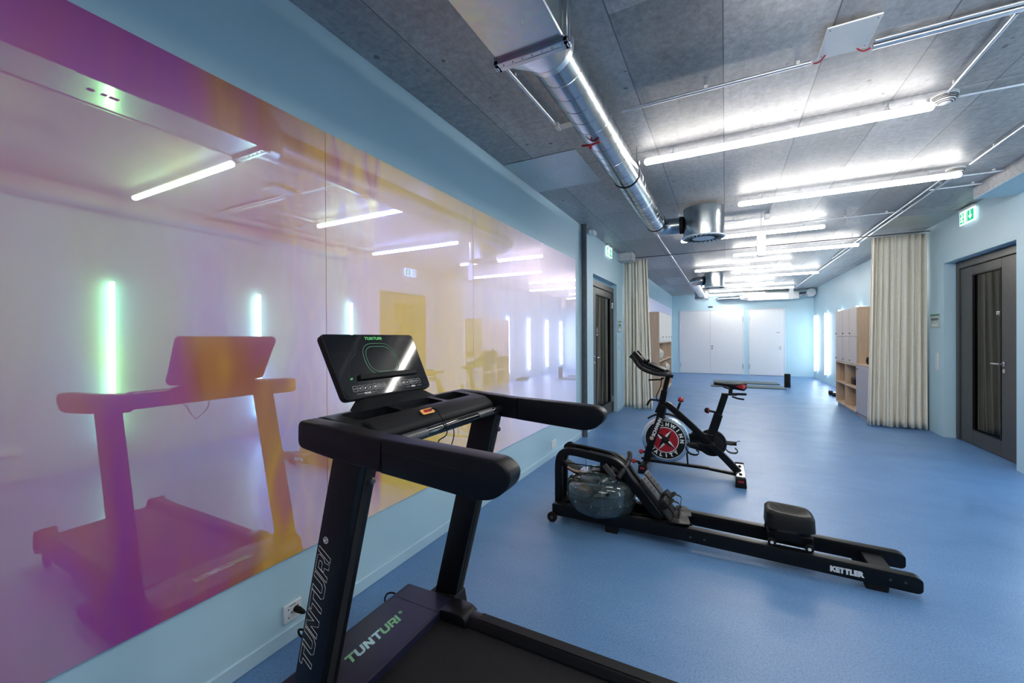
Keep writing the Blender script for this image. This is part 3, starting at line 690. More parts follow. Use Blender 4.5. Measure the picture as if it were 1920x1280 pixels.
switches(W, -1, 7.585, 7.67, .874, 1.105, 3, 'tall white triple switch on the right wall below the control panel')
switches(-D, 1, 7.52, 7.60, 1.17, 1.25, 1, 'single white switch on the left wall beside the curtain')
switches(-D, 1, 7.52, 7.60, .92, 1.09, 2, 'double white switch on the left wall beside the curtain, below the single one')
def socket(y0, y1, z0, z1, label):
    t = thing('wall_socket', label, 'socket', (-D, (y0 + y1) / 2, z0), 'white sockets low on the mirror wall')
    b = NB(); box(b, -D + .0005, -D + .012, y0, y1, z0, z1, .003, 1); obj('cover_plate', b, 'white', t)
    m = (y0 + y1) / 2
    for (a, c) in ((m - .022, .018), (m - .022, -.018), (m - .008, .0), (m + .022, .018), (m + .022, -.018)):
        b = NB(); box(b, -D + .012, -D + .0128, a - .0025, a + .0025, (z0 + z1) / 2 + c - .0025, (z0 + z1) / 2 + c + .0025); obj('contact_hole', b, 'grille', t)
    b = NB(); box(b, -D + .012, -D + .0124, m - .02, m + .012, z1 - .012, z1 - .009); obj('printed_line', b, 'grille', t); return t
socket(1.124, 1.209, .088, .170, 'white double socket low on the wall behind the treadmill, with a black plug')
socket(4.25, 4.385, .10, .183, 'white socket low on the wall left of the rowing machine')
def socket_r(y0, y1, z0, z1, label):
    t = NB(); box(t, W - .012, W - .0005, y0, y1, z0, z1, .003, 1); single('wall_socket', t, 'white', label, 'socket', group='white sockets on the right wall, seen in the mirror')
socket_r(1.16, 1.30, .25, .32, 'white socket on the right wall, seen at the left edge of the mirror'); socket_r(4.30, 4.41, .25, .33, 'white socket on the right wall, seen in the mirror left of the treadmill console')
t = thing('power_cord', 'black power cord plugged into the socket behind the treadmill', 'cord', (-1.68, 1.19, 0))
b = NB(); sweep(b, [(-D + .0128, 1.178, .135), (-D + .03, 1.18, .134), (-D + .055, 1.183, .130), (-D + .065, 1.187, .127)], circ(.0135, 14), scales=[1, 1, .75, .4]); obj('plug', b, 'rubber', t)
b = NB(); tube(b, smooth([(-D + .07, 1.186, .127), (-D + .10, 1.215, .11), (-D + .13, 1.25, .03), (-1.60, 1.24, .006), (-1.66, 1.17, .03), (-1.68, 1.165, .06), (-1.64, 1.185, .05), (-1.58, 1.22, .006), (-1.48, 1.30, .006), (-1.43, 1.45, .006), (-1.49, 1.515, .008), (-1.535, 1.535, .022), (-1.54, 1.56, .040), (-1.50, 1.575, .040), (-1.43, 1.555, .010)]), .0045, 8); obj('cable', b, 'rubber', t)

# ================================================================ curtains
def curtain(xt0, xt1, xb0, xb1, y, zt, zb, folds, seed, label):
    rnd = random.Random(seed); n = 260; rows = 26; t = bmesh.new(); ph = [rnd.uniform(0, 6.28) for _ in range(6)]
    grid = []
    wts = [rnd.uniform(.35, 1.9) for _ in range(folds)]; cum = [0]
    for q in wts: cum.append(cum[-1] + q)
    cum = [c / cum[-1] for c in cum]; amp = [rnd.uniform(.65, 1.2) for _ in range(folds)]
    for j in range(rows + 1):
        v = j / rows; row = []
        for i in range(n + 1):
            u = i / n; k = max(q for q in range(folds) if cum[q] <= u + 1e-9); f = (u - cum[k]) / (cum[k + 1] - cum[k])
            wv = math.sin(2 * PI * f) * (amp[k])
            a = (.030 + .024 * v) * wv + .008 * math.sin(5 * u * 6.28 + ph[0] + 2 * v)
            x = (xt0 * (1 - u) + xt1 * u) * (1 - v) + (xb0 * (1 - u) + xb1 * u) * v + .012 * math.sin(9 * u * 6.28 + ph[1] + 3 * v) * math.sin(PI * u) + .01 * math.cos(2 * PI * f) * math.sin(PI * u)
            row.append(t.verts.new((x, y + a, zt + (zb - zt) * v + (.006 * math.sin(u * 12 + ph[2]) if j == rows else 0))))
        grid.append(row)
    for j in range(rows):
        for i in range(n): t.faces.new((grid[j][i], grid[j][i + 1], grid[j + 1][i + 1], grid[j + 1][i]))
    r = thing('curtain', label, 'curtain', ((xt0 + xt1) / 2, y, 0), 'floor-length cream curtains')
    o = obj('cloth', t, 'fabric', r); md = o.modifiers.new('s', 'SOLIDIFY'); md.thickness = .003
    return r
curtain(-1.705, -1.285, -1.715, -1.19, 7.905, 2.79, .015, 10, 5, 'cream curtain gathered by the left wall, behind the stationary bike handlebars')
curtain(1.945, 2.545, 1.89, 2.545, 7.905, 2.80, .012, 13, 11, 'cream curtain gathered by the right wall, beside the locker unit')

# ================================================================ lockers
def locker_right():
    x0, x1 = 1.94, 2.52; y0, ym, y1 = 8.05, 8.72, 10.15
    t = thing('locker_unit', 'wooden locker unit by the right wall with six pale doors over open cubbies', 'locker', ((x0 + x1) / 2, 9.4, 0)); th = .022
    b = NB()
    box(b, x0 + .02, x1, ym, ym + th, .06, 1.83); box(b, x0 + .02, x1, y1 - th, y1, .06, 1.83); box(b, x0 + .02, x1, ym + th, y1 - th, 1.808, 1.83)
    box(b, x1 - .015, x1, ym + th, y1 - th, .06, 1.808); box(b, x0, x1 - .015, ym + th, y1 - th, .06, .085); box(b, x0, x1 - .015, ym + th, y1 - th, .835, .86)
    yc = 9.44; box(b, x0, x1 - .015, yc - .011, yc + .011, .085, .835); box(b, x0 + .004, x1 - .015, ym + th, y1 - th, .45, .472)
    for y in (9.17, 9.64): box(b, x0 + .02, x1 - .015, y - .01, y + .01, .86, 1.808)
    box(b, x0 + .02, x1 - .015, ym + th, y1 - th, 1.32, 1.34)
    box(b, x0 - .001, x0 + .022, ym, ym + .02, .06, .86); box(b, x0 - .001, x0 + .022, y1 - .02, y1, .06, .86)
    obj('carcass', b, 'birch', t, sm=False)
    b = NB(); box(b, x0 + .03, x1, y0 + .01, y1 - .01, 0, .06); obj('plinth', b, 'greyf', t, sm=False)
    cols = [(ym, 9.165), (9.172, 9.635), (9.642, y1)]
    for (a, c) in cols:
        for (z0, z1) in ((.865, 1.328), (1.334, 1.826)):
            b = NB(); box(b, x0, x0 + .019, a + .003, c - .003, z0, z1, .0015, 1); d = obj('door', b, 'birchf', t, sm=False); ORG[d.name] = ORG[t.name]
            b = NB(); lathe(b, [(.006, 0), (.006, -.012), (.014, -.016), (.012, -.024), (.003, -.026)], (x0, c - .085, z0 + .055), 'X', 12); k = obj('knob', b, 'brass', t); k.parent = d; k.location = (0, 0, 0)
    return t
locker_right()
t = thing('low_cabinet', 'low cabinet with one lilac-grey door between curtain and right locker unit', 'cabinet', (2.2, 8.4, 0))
b = NB(); box(b, 1.96, 2.52, 8.05, 8.072, .061, .86); box(b, 1.96, 2.52, 8.697, 8.719, .061, .86); box(b, 1.938, 2.52, 8.05, 8.719, .86, .885); box(b, 1.96, 2.52, 8.072, 8.697, .061, .083); box(b, 2.505, 2.52, 8.072, 8.697, .083, .86); obj('carcass', b, 'birch', t, sm=False)
b = NB(); box(b, 1.94, 1.959, 8.053, 8.716, .085, .855, .0015, 1); obj('door', b, 'greyf', t, sm=False)
b = NB(); lathe(b, [(.006, 0), (.006, -.012), (.014, -.016), (.012, -.024), (.003, -.026)], (1.94, 8.62, .80), 'X', 12); obj('knob', b, 'brass', t)
def mat_roll(y, z, L, label):
    b = NB(); lathe(b, [(.02, 2.0), (.058, 2.0), (.06, 2.01), (.06, 2.0 + L - .01), (.058, 2.0 + L), (.02, 2.0 + L)], (0, y, z), 'X', 18)
    pts = [(1.998, y + (.012 + .0028 * k / 3) * math.cos(k * .6), z + (.012 + .0028 * k / 3) * math.sin(k * .6)) for k in range(44)]; tube(b, pts, .0012, 4)
    single('rolled_mat', b, 'rubber', label, 'rolled mat', (2.0, y, z), 'rolled mats on the low cabinet, seen in the mirror')
mat_roll(8.125, .9465, .45, 'dark rolled mat on the low cabinet, nearest the curtain, seen in the mirror')
mat_roll(8.25, .9465, .45, 'dark rolled mat in the middle of the low cabinet, seen in the mirror')
mat_roll(8.375, .9465, .45, 'dark rolled mat on the low cabinet, nearest the locker unit, seen in the mirror')
b = NB(); box(b, 2.00, 2.16, 9.12, 9.36, .4735, .61, .03, 3); single('speaker', b, 'black', 'small black speaker in the upper open cubby of the right locker unit', 'speaker', (2.1, 9.24, .472))
def locker_left():
    x1, x0 = -1.30, -1.745; y0, y1 = 9.6, 11.86
    t = thing('locker_unit', 'pale wooden locker unit by the left wall behind the bike handlebars, cubbies below', 'locker', (-1.5, 10.7, 0)); th = .022
    b = NB(); box(b, x0, x1 - .02, y0, y0 + th, .06, 1.905); box(b, x0, x1 - .02, y1 - th, y1, .06, 1.905); box(b, x0, x1 - .02, y0 + th, y1 - th, 1.883, 1.905)
    box(b, x0, x0 + .015, y0 + th, y1 - th, .06, 1.883)
    for z in (.06, .40, .785, 1.20): box(b, x0 + .015, x1, y0 + th, y1 - th, z, z + .024)
    for y in (10.73,): box(b, x0 + .015, x1, y - .011, y + .011, .084, 1.20)
    box(b, x1 - .021, x1 + .001, y0, y0 + .021, .06, 1.224); box(b, x1 - .021, x1 + .001, y1 - .021, y1, .06, 1.224)
    obj('carcass', b, 'birch', t, sm=False)
    b = NB(); box(b, x0, x1 - .03, y0 + .01, y1 - .01, 0, .06); obj('plinth', b, 'birch', t, sm=False)
    for k in range(4):
        a = y0 + k * .565; c = a + .565
        b = NB(); box(b, x1 - .019, x1, a + .003, c - .003, 1.228, 1.902, .0015, 1); d = obj('door', b, 'cream_front', t, sm=False)
        b = NB(); lathe(b, [(.006, 0), (.006, .012), (.016, .016), (.014, .024), (.003, .026)], (x1, c - .08, 1.34), 'X', 12); q = obj('knob', b, 'brass', t); q.parent = d; q.location = (0, 0, 0)
locker_left()
def blanket(y, z, w_, h_, label, s):
    rnd = random.Random(s); b = NB(); t = bmesh.new(); bmesh.ops.create_icosphere(t, subdivisions=4, radius=1)
    for v in t.verts:
        k = 1 + .03 * math.sin(7 * v.co.z + 3 * v.co.y) + .02 * math.sin(11 * v.co.y + s)
        v.co = Vector((-1.47 + v.co.x * .19 * k, y + v.co.y * w_ * k, z + max(v.co.z * k, -.86) * h_))
    merge(b, t); single('folded_blanket', b, 'bag', label, 'blanket', (-1.46, y, z - .86 * h_))
blanket(10.10, .945, .34, .155, 'pale bundled blanket in the upper near cubby of the left lockers', 1)
blanket(11.25, .56, .34, .155, 'pale bundled blanket in the lower far cubby of the left lockers, behind the bike bars', 2)

# ================================================================ mats, roller, dumbbells
def ymat(y0, y1, x0, x1, label):
    b = NB(); prism(b, rpoly([(x0, y0), (x1, y0), (x1 - .03, y1), (x0, y1)], .03), .0005, .03, 'XY', .006, 1); single('exercise_mat', b, 'mat_grey', label, 'exercise mat', ((x0 + x1) / 2, y0, 0), 'grey exercise mats on the floor near the back')
ymat(12.25, 12.75, -.35, 1.36, 'grey exercise mat on the floor beyond the bike saddle, the nearer of two')
ymat(13.3, 13.85, -.32, 1.33, 'grey exercise mat on the floor beyond the bike saddle, the farther of two')
t = thing('foam_roller', 'black foam roller standing upright on the floor beside the exercise mats', 'foam roller', (1.44, 12.85, 0))
b = NB(); lathe(b, [(.035, .0005), (.068, .001), (.07, .006), (.07, .345), (.066, .352), (.035, .352)], (1.44, 12.85, 0), 'Z', 28); obj('roller_body', b, 'rubber', t)
b = NB(); lathe(b, [(.033, .004), (.033, .353)], (1.44, 12.85, 0), 'Z', 20); obj('core', b, 'blackm', t)
def dumbbell(x, y, z, ang, label):
    t = thing('dumbbell', label, 'dumbbell', (x, y, z), 'small dumbbells on the floor behind the right lockers'); d = Vector((math.cos(ang), math.sin(ang), 0)); c = Vector((x, y, z + .042))
    b = NB(); tube(b, [c - d * .08, c + d * .08], .013, 10); obj('handle', b, 'chrome', t)
    for s in (-1, 1):
        b = NB(); sweep(b, [c + d * (s * .055), c + d * (s * .12)], circ(.042, 6)); obj('weight_head', b, 'rubber', t)
dumbbell(2.22, 11.35, 0.0, .3, 'small black dumbbell on the floor just past the right lockers, the nearest')
dumbbell(2.20, 11.55, 0.0, 2.6, 'small black dumbbell on the floor past the right lockers, in the middle')
dumbbell(2.24, 11.78, 0.0, .1, 'small black dumbbell on the floor past the right lockers, the farthest')
#PART2
# ================================================================ treadmill
TL = thing('treadmill', 'large black treadmill in the foreground facing the mirror, handlebars toward the camera', 'treadmill', (-.55, 1.165, 0))
NY0, NY1, FY0, FY1 = .848, .930, 1.392, 1.476
# belt and deck
b = NB(); prism(b, rpoly([(-1.10, .165), (-1.10, .10), (.215, .10), (.235, .13), (.215, .165)], .02), NY1 - .01, FY0 + .01, 'XZ', .0); obj('running_belt', b, 'belt', TL)
for (y0, y1, s) in ((NY0, NY1, -1), (FY0, FY1, 1)):
    b = NB(); prism(b, rpoly([(y0 if s < 0 else y1, .085), (y0 if s < 0 else y1, .175), (y0 + (.018 if s < 0 else .0) if s < 0 else y1 - .018, .198), ((y1 if s < 0 else y0) - s * -.0 + (-.018 if s < 0 else .018), .198), (y1 if s < 0 else y0, .170), (y1 if s < 0 else y0, .085)], .006, 2), -1.08, .235, 'YZ'); obj('side_rail', b, 'blackp', TL)
    b = NB(); box(b, -.90, .20, y0 + .022, y1 - .020, .1975, .2005, .001, 1); obj('foot_strip', b, 'blackm', TL)
    b = NB(); prism(b, rpoly([(.232, .07), (.262, .09), (.262, .17), (.236, .205), (.200, .205), (.200, .07)], .012), y0 - .004, y1 + .004, 'XZ', .004, 1); obj('end_cap', b, 'blackm', TL)
    b = NB(); prism(b, rpoly([(-1.08, .15), (-1.08, .205), (-1.01, .214), (-.97, .212), (-.94, .1985), (-.94, .15)], .02), y0 + .002 if s < 0 else y0 - .012, y1 + .012 if s < 0 else y1 - .002, 'XZ', .006, 2); obj('upright_boot', b, 'black', TL)
for y in (.885, 1.435):
    b = NB(); box(b, .15, .20, y - .02, y + .02, .012, .09, .006, 1); lathe(b, [(.022, -.014), (.026, -.008), (.026, .008), (.022, .014)], (.165, y, .0265), 'Y', 16); obj('rear_foot', b, 'rubber', TL)
# motor hood
b = NB(); prism(b, rpoly([(-1.335, .04), (-1.350, .12), (-1.335, .197), (-1.20, .2), (-1.068, .2), (-1.068, .12), (-1.10, .04)], [.02, .03, .022, .0, .008, .01, .01]), NY0 - .006, FY1 + .006, 'XZ', .012, 3); obj('motor_hood', b, 'indigo', TL)
for y in (NY0 + .075, FY0 - .02):
    b = NB(); box(b, -1.30, -1.07, y, y + .0012, .1995, .2006); obj('hood_seam', b, 'grille', TL)
# base plates / stabilisers outside the deck
UP0, UP1 = (.777, .845), (1.492, 1.556)
def ux(z): return -1.181 + (z - .20) * .255     # upright front edge x at height z
for (y0, y1), s in ((UP0, -1), (UP1, 1)):
    b = NB(); prism(b, rpoly([(-1.40, .022), (-1.40, .075), (-1.33, .10), (-1.225, .12), (-1.215, .185), (-1.065, .205), (-1.045, .10), (-.70, .085), (-.66, .022)], .012), y0 - .008, y1 + .008, 'XZ', .005, 2); obj('base_foot', b, 'blackm', TL)
    for x in (-1.355, -.70):
        b = NB(); lathe(b, [(.022, -.018), (.030, -.012), (.030, .012), (.022, .018)], (x, (y0 + y1) / 2, .0305), 'Y', 18); obj('transport_wheel', b, 'grille', TL)
    b = NB(); prism(b, [(ux(.14), .14), (ux(1.05), 1.05), (ux(1.05) + .112, 1.05), (ux(.14) + .112, .14)], y0, y1, 'XZ', .006, 2); obj('upright', b, 'black', TL)
    b = NB(); m = (y0 + y1) / 2; prism(b, [(ux(.22) + .111, .22), (ux(1.0) + .111, 1.0), (ux(1.0) + .1145, 1.0), (ux(.22) + .1145, .22)], m - .012, m + .012, 'XZ'); obj('rear_groove', b, 'grille', TL, sm=False)
    b = NB(); lathe(b, [(.010, 0), (.010, .012), (.006, .016)], (ux(.955) + .112, m + .012, .955), 'X', 12); obj('adjusting_bolt', b, 'grey_pl', TL)
b = NB(); box(b, -1.33, -1.10, UP0[1] - .02, UP1[0] + .02, .035, .075, .006, 1); obj('cross_member', b, 'blackp', TL)
# console frame : U-shaped body
CY0, CY1 = .775, 1.605
zt, zb = 1.095, 1.020
# main body between arms, profile in XZ
def arm(y0, y1, s):
    t = bmesh.new(); sec = []
    prof = rpoly([(-1.120, 1.030), (-1.118, 1.110), (-1.00, 1.106), (-.80, 1.091), (-.60, 1.084), (-.438, 1.078), (-.412, 1.055), (-.418, 1.026), (-.455, .992), (-.50, .984), (-.80, 1.003), (-.98, 1.013)], [.025, .022, .02, .02, .02, .02, .012, .02, .02, .02, .02, .02])
    bm_ = NB(); prism(bm_, prof, y0, y1, 'XZ', .007, 3); return bm_
for y0, y1, s in ((CY0, .832, -1), (1.548, CY1, 1)):
    obj('handlebar_arm', arm(y0, y1, s), 'black', TL)
# grip sleeves with seams
for y0, y1 in ((CY0 - .0015, .8335), (1.5465, CY1 + .0015)):
    b = NB(); prism(b, rpoly([(-.79, 1.0015), (-.79, 1.0920), (-.60, 1.0855), (-.437, 1.0795), (-.409, 1.056), (-.415, 1.025), (-.453, .9905), (-.50, .9825)], [.004, .004, .02, .022, .014, .022, .022, .02]), y0, y1, 'XZ', .008, 3); obj('grip_sleeve', b, 'black', TL)
    yy = y0 - .0004 if y0 < 1 else y1 - .0006
    b = NB(); sweep(b, [(-.785, yy, 1.062), (-.66, yy, 1.056), (-.545, yy, 1.048), (-.515, yy, 1.075)], circ(.0009, 4)); obj('sleeve_seam', b, 'grille', TL)
    b = NB(); sweep(b, [(-.80, yy, 1.005), (-.792, yy, 1.03), (-.785, yy, 1.085)], circ(.0012, 4)); obj('sleeve_seam', b, 'grille', TL)
# tray bridge
b = NB(); prism(b, rpoly([(-1.118, 1.036), (-1.120, 1.105), (-1.09, 1.112), (-.975, 1.100), (-.915, 1.082), (-.895, 1.060), (-.915, 1.035), (-.96, 1.030)], [.03, .02, .02, .02, .03, .03, .02, .02]), .835, 1.545, 'XZ', .003, 1)
tray = obj('console_tray', b, 'black', TL)
c1 = NB(); prism(c1, rpoly([(-1.075, .885), (-.985, .885), (-.985, 1.075), (-1.075, 1.075)], .02), 1.050, 1.13, 'XY', 0)
c2 = NB(); prism(c2, rpoly([(-1.075, 1.330), (-.985, 1.330), (-.985, 1.50), (-1.075, 1.50)], .02), 1.050, 1.13, 'XY', 0)
c3 = NB(); prism(c3, rpoly([(-1.065, 1.10), (-.985, 1.10), (-.985, 1.305), (-1.065, 1.305)], .01), 1.088, 1.13, 'XY', 0)
boolcut(tray, [c1, c2, c3])
b = NB(); prism(b, rpoly([(-.975, 1.078), (-.965, 1.104), (-.925, 1.100), (-.885, 1.074), (-.882, 1.052), (-.91, 1.036), (-.95, 1.045)], .014), .868, 1.522, 'XZ', .010, 3); obj('padded_front_lip', b, 'blackm', TL)
b = NB(); box(b, -.99, -.86, 1.405, 1.409, 1.0, 1.1065)
for v in b.verts: pass
b.free()
b = NB(); tube(b, [(-.862, .84, 1.043), (-.862, 1.54, 1.043)], .0175, 20); obj('grip_bar', b, 'glossb', TL)
for y in (.985, 1.40):
    b = NB(); sweep(b, [(-.862, y - .055, 1.043), (-.862, y + .055, 1.043)], [(q[0], q[1]) for q in [(.0187 * math.cos(a), .0187 * math.sin(a)) for a in [-.2 + .12 * k for k in range(14)] + [1.36 - .12 * k for k in range(0)]]] + [(0, 0)]); obj('pulse_sensor', b, 'grey_pl', TL)
b = NB(); tube(b, [(-.905, .84, 1.03), (-.905, 1.54, 1.03)], .011, 12); obj('rear_tube', b, 'blackp', TL)
b = NB(); text_o = None
b = NB(); prism(b, rpoly([(-.012, -.032), (.012, -.032), (.012, .032), (-.012, .032)], .008), 0, .006, 'XY', .003, 2, Matrix.Translation((-.912, 1.113, 1.095)) @ Matrix.Rotation(.62, 4, 'Y') @ Matrix.Scale(1, 4))
sk = obj('safety_key', b, 'orange', TL)
b = NB(); prism(b, rpoly([(-.006, -.02), (.006, -.02), (.006, .02), (-.006, .02)], .004), .006, .0068, 'XY', 0, 2, Matrix.Translation((-.912, 1.113, 1.095)) @ Matrix.Rotation(.62, 4, 'Y')); obj('key_print', b, 'red', TL)
b = NB(); tube(b, smooth([(-.906, 1.123, 1.104), (-.885, 1.128, 1.104), (-.866, 1.13, 1.08), (-.842, 1.13, 1.05), (-.842, 1.128, 1.02), (-.87, 1.127, 1.0), (-.885, 1.14, .985), (-.89, 1.142, .965), (-.89, 1.155, .945), (-.89, 1.175, .92), (-.89, 1.20, .935), (-.89, 1.225, .96), (-.89, 1.238, .985), (-.89, 1.238, 1.01), (-.895, 1.232, 1.035)], 8), .0020, 8); obj('safety_cord', b, 'rubber', TL)
# neck and screen
TLc, TRc, BRc, BLc = [Vector(v) for v in ((-1.229, .938, 1.366), (-1.229, 1.400, 1.364), (-1.117, 1.388, 1.141), (-1.110, .946, 1.143))]
ax = (TRc - TLc).normalized(); ay = ((TLc + TRc) / 2 - (BLc + BRc) / 2).normalized(); az = ax.cross(ay).normalized()
O = (BLc + BRc) / 2
def SP(u, v, w_=0.0): return O + ax * u + ay * v + az * w_
hh = .252; wt, wb = .232, .222
outl = rpoly([(-wb, 0), (wb, 0), (wt, hh), (-wt, hh)], .022, 6)
def splate(pts, w0, w1, bev=0):
    M4 = Matrix(((ax.x, ay.x, az.x, O.x), (ax.y, ay.y, az.y, O.y), (ax.z, ay.z, az.z, O.z), (0, 0, 0, 1)))
    bm_ = NB(); prism(bm_, pts, w0, w1, 'XY', bev, 2, M4); return bm_
obj('screen_housing', splate(outl, -.028, -.001, .005), 'blackm', TL)
ins = rpoly([(-wb + .006, .006), (wb - .006, .006), (wt - .006, hh - .006), (-wt + .006, hh - .006)], .019, 6)
scr = obj('screen_face', splate(ins, -.0012, .0), 'glossb', TL)
obj('button_strip', splate(rpoly([(-.214, .008), (.214, .008), (.217, .062), (-.217, .062)], [.016, .016, 0, 0], 5), 0, .0012), 'glossb', TL)
obj('tablet_rest', splate(rpoly([(-.14, .066), (.16, .066), (.15, .085), (-.135, .085)], .003), 0, .012, .002), 'blackm', TL)
# writing on the screen
obj('screen_logo', word_bm('TUNTURI', SP(-.048, hh - .026, .0003), ax, ay, .088, .0125, .2), 'green', TL, sm=False)
def ringpts(rx, ry, sk):
    p = []
    base = rpoly([(-rx, -ry), (rx, -ry), (rx, ry), (-rx, ry)], ry * 1.3, 12)
    return [SP(x + .002, .145 + y, .0006) for x, y in base]
for rx, ry in ((.083, .066), (.071, .053)):
    p = ringpts(rx, ry, 0); b = NB(); sweep(b, p + [p[0], p[1]], circ(.0008, 4), up=az); obj('track_line', b, 'greenp', TL)
p = [SP(-.082, .238, .0006), SP(-.118, .168, .0006), SP(-.150, .143, .0006), SP(-.166, .112, .0006), SP(-.178, .080, .0006), SP(-.178, .064, .0006)]
b = NB(); sweep(b, p, circ(.0006, 4), up=az); obj('contour_line', b, 'grey_pl', TL)
b = text('', 'BLUE\nTOOTH', .008, 'whitep', None, SP(-.168, .078, .0004), ax, ay); b.free()
b = NB(); prism(b, rpoly([(0, 0), (.010, 0), (.014, .007), (.004, .007)], .002), 0, .0006, 'XY', 0, 2, Matrix(((ax.x, ay.x, az.x, SP(-.176, .071).x), (ax.y, ay.y, az.y, SP(-.176, .071).y), (ax.z, ay.z, az.z, SP(-.176, .071).z), (0, 0, 0, 1)))); obj('small_mark', b, 'green', TL)
labels = ['-', '+', '0', '5', '10', '', '', '', '', '12', '6', '', '+', '-']
xs = [-.170 + .0225 * k for k in range(7)] + [.022 + .0225 * k for k in range(7)]
for x, s_ in zip(xs, labels):
    fr = rpoly([(x - .009, .026), (x + .009, .026), (x + .009, .046), (x - .009, .046)], .003, 2)
    P_ = [SP(u, v, .0017) for u, v in fr]; b = NB(); sweep(b, P_ + [P_[0], P_[1]], circ(.00045, 4), up=az); key = obj('button', b, 'whitep', TL, sm=False)
    if s_ in '-+' and s_:
        b = NB(); sweep(b, [SP(x - .0045, .036, .0017), SP(x + .0045, .036, .0017)], rect(.0016, .0006), up=az)
        if s_ == '+': sweep(b, [SP(x, .0315, .0017), SP(x, .0405, .0017)], rect(.0016, .0006), up=az)
    elif s_: b = text('', s_, .011, 'whitep', None, SP(x, .032, .0015), ax, ay, off=.0003, align='CENTER')
    else:
        b = NB()
        for v in (.032, .0365, .041): sweep(b, [SP(x - .006, v, .0017), SP(x + .006, v, .0017)], rect(.0012, .0006), up=az)
    obj('button_symbol', b, 'whitep', TL, sm=False)
text('button_caption', 'INCLINE', .008, 'whitep', TL, SP(-.137, .0135, .0015), ax, ay, off=.0003)
text('button_caption', 'SPEED', .008, 'whitep', TL, SP(.105, .0135, .0015), ax, ay, off=.0003)
for (a, c, u0, u1) in ((-.168, -.140, 0, 1), (-.100, -.078, 1, 0), (.077, .100, 0, 1), (.137, .165, 1, 0)):
    b = NB(); pts_ = [SP(a, .019 if u0 == 0 else .0165, .0017), SP(a, .0165, .0017), SP(c, .0165, .0017), SP(c, .019 if u1 == 0 else .0165, .0017)]
    pts_ = [q for i, q in enumerate(pts_) if i == 0 or (q - pts_[i - 1]).length > 1e-6]
    sweep(b, pts_, circ(.0004, 4), up=az); obj('bracket_line', b, 'whitep', TL)
b = NB(); box(b, 0, 0.001, 0, .001, 0, .001); b.free()
# neck: tapered foot under the screen
t = bmesh.new()
top = [SP(-.135, .03, -.028), SP(.155, .03, -.028), SP(.150, -.004, -.004), SP(-.130, -.004, -.004)]
bot = [Vector((-1.118, .955, 1.105)), Vector((-1.118, 1.385, 1.105)), Vector((-1.062, 1.375, 1.105)), Vector((-1.062, .965, 1.105))]
A_ = [t.verts.new(p) for p in top]; B_ = [t.verts.new(p) for p in bot]
t.faces.new(A_); t.faces.new(B_[::-1])
for k in range(4): t.faces.new((A_[k], A_[(k + 1) % 4], B_[(k + 1) % 4], B_[k]))
bmesh.ops.recalc_face_normals(t, faces=t.faces); bmesh.ops.bevel(t, geom=t.edges[:], offset=.006, segments=2, affect='EDGES'); obj('screen_neck', t, 'blackm', TL)
# hood logo: reads along +Y seen from the belt, letter tops toward the wall
for wh, mm in (([0], 'greenp'), ([1, 2, 3], 'cyanp'), ([4, 5, 6], 'greenp')):
    obj('hood_logo', word_bm('TUNTURI', (-1.176, 1.005, .1998), (0, 1, 0), (-1, 0, 0), .262, .042, .30, which=wh), mm, TL, sm=False)
text('registered_mark', '®', .024, 'greenp', TL, (-1.205, 1.290, .2004), (0, 1, 0), (-1, 0, 0))
# outlined logo on the outer face of both uprights
for yv, sgn in ((UP0[0], -1),):
    d = Vector((.255, 0, 1)).normalized(); nrm = Vector((-1, 0, .255)).normalized()
    o0 = Vector((-1.072, yv, .372))
    obj('upright_logo', word_bm('TUNTURI', o0 + Vector((0, -.0004, 0)), d, nrm, .375, .052, .30, outline=.0006), 'whitep', TL, sm=False)
    b = text('', '®', .026, 'whitep', None, o0 + d * .405 + nrm * .022 + Vector((0, -.0006, 0)), d, nrm); obj('registered_mark', b, 'whitep', TL, sm=False)
b = NB(); box(b, -.99, -.985, UP0[0] - .0012, UP0[0] - .0002, 1.0, 1.002); b.free()

# ================================================================ rowing machine
RW = thing('rowing_machine', 'black water rowing machine lying across the blue floor, seat on long twin rails', 'rowing machine', (-.1, 2.94, 0))
for (y0, y1), nm in (((2.80, 2.852), 'near'), ((3.03, 3.082), 'far')):
    fz = 0 if nm == 'near' else .014
    b = NB(); prism(b, rpoly([(-1.135, .045 + fz), (-1.135, .128 + fz), (-.25, .138 + fz), (.865, .113 + fz), (.890, .098 + fz), (.890, .042 + fz), (.872, .028 + fz), (-.25, .052 + fz)], [.01, .01, 0, .012, .012, .012, .01, 0]), y0, y1, 'XZ', .004, 2); rail = obj('slide_rail', b, 'blackp', RW)
    b = NB(); prism(b, rpoly([(.662, .0005), (.755, .0005), (.76, .05 + fz), (.655, .05 + fz)], .006), y0 + .002, y1 - .002, 'XZ', .003, 1); obj('rubber_foot', b, 'rubber', RW)
    b = NB(); prism(b, rpoly([(-.74, .0005), (-.66, .0005), (-.655, .055 + fz), (-.745, .055 + fz)], .004), y0 + .004, y1 - .004, 'XZ', .002, 1); obj('rubber_foot', b, 'rubber', RW)
    yw = y0 - .014 if nm == 'near' else y1 + .014
    b = NB(); lathe(b, [(.028, -.011), (.036, -.008), (.036, .008), (.028, .011)], (-1.128, yw, .0365), 'Y', 20); wh = obj('transport_wheel', b, 'rubber', RW)
    b = NB(); lathe(b, [(.012, -.0125), (.012, .0125)], (-1.128, yw, .0365), 'Y', 14); q = obj('hub', b, 'grey_pl', RW); q.parent = wh; q.location = (0, 0, 0)
for x in (.76, .82):
    b = NB(); lathe(b, [(.006, 0), (.006, -.003), (.002, -.004)], (x, 2.80, .075), 'Y', 10); obj('rail_bolt', b, 'grey_pl', RW)
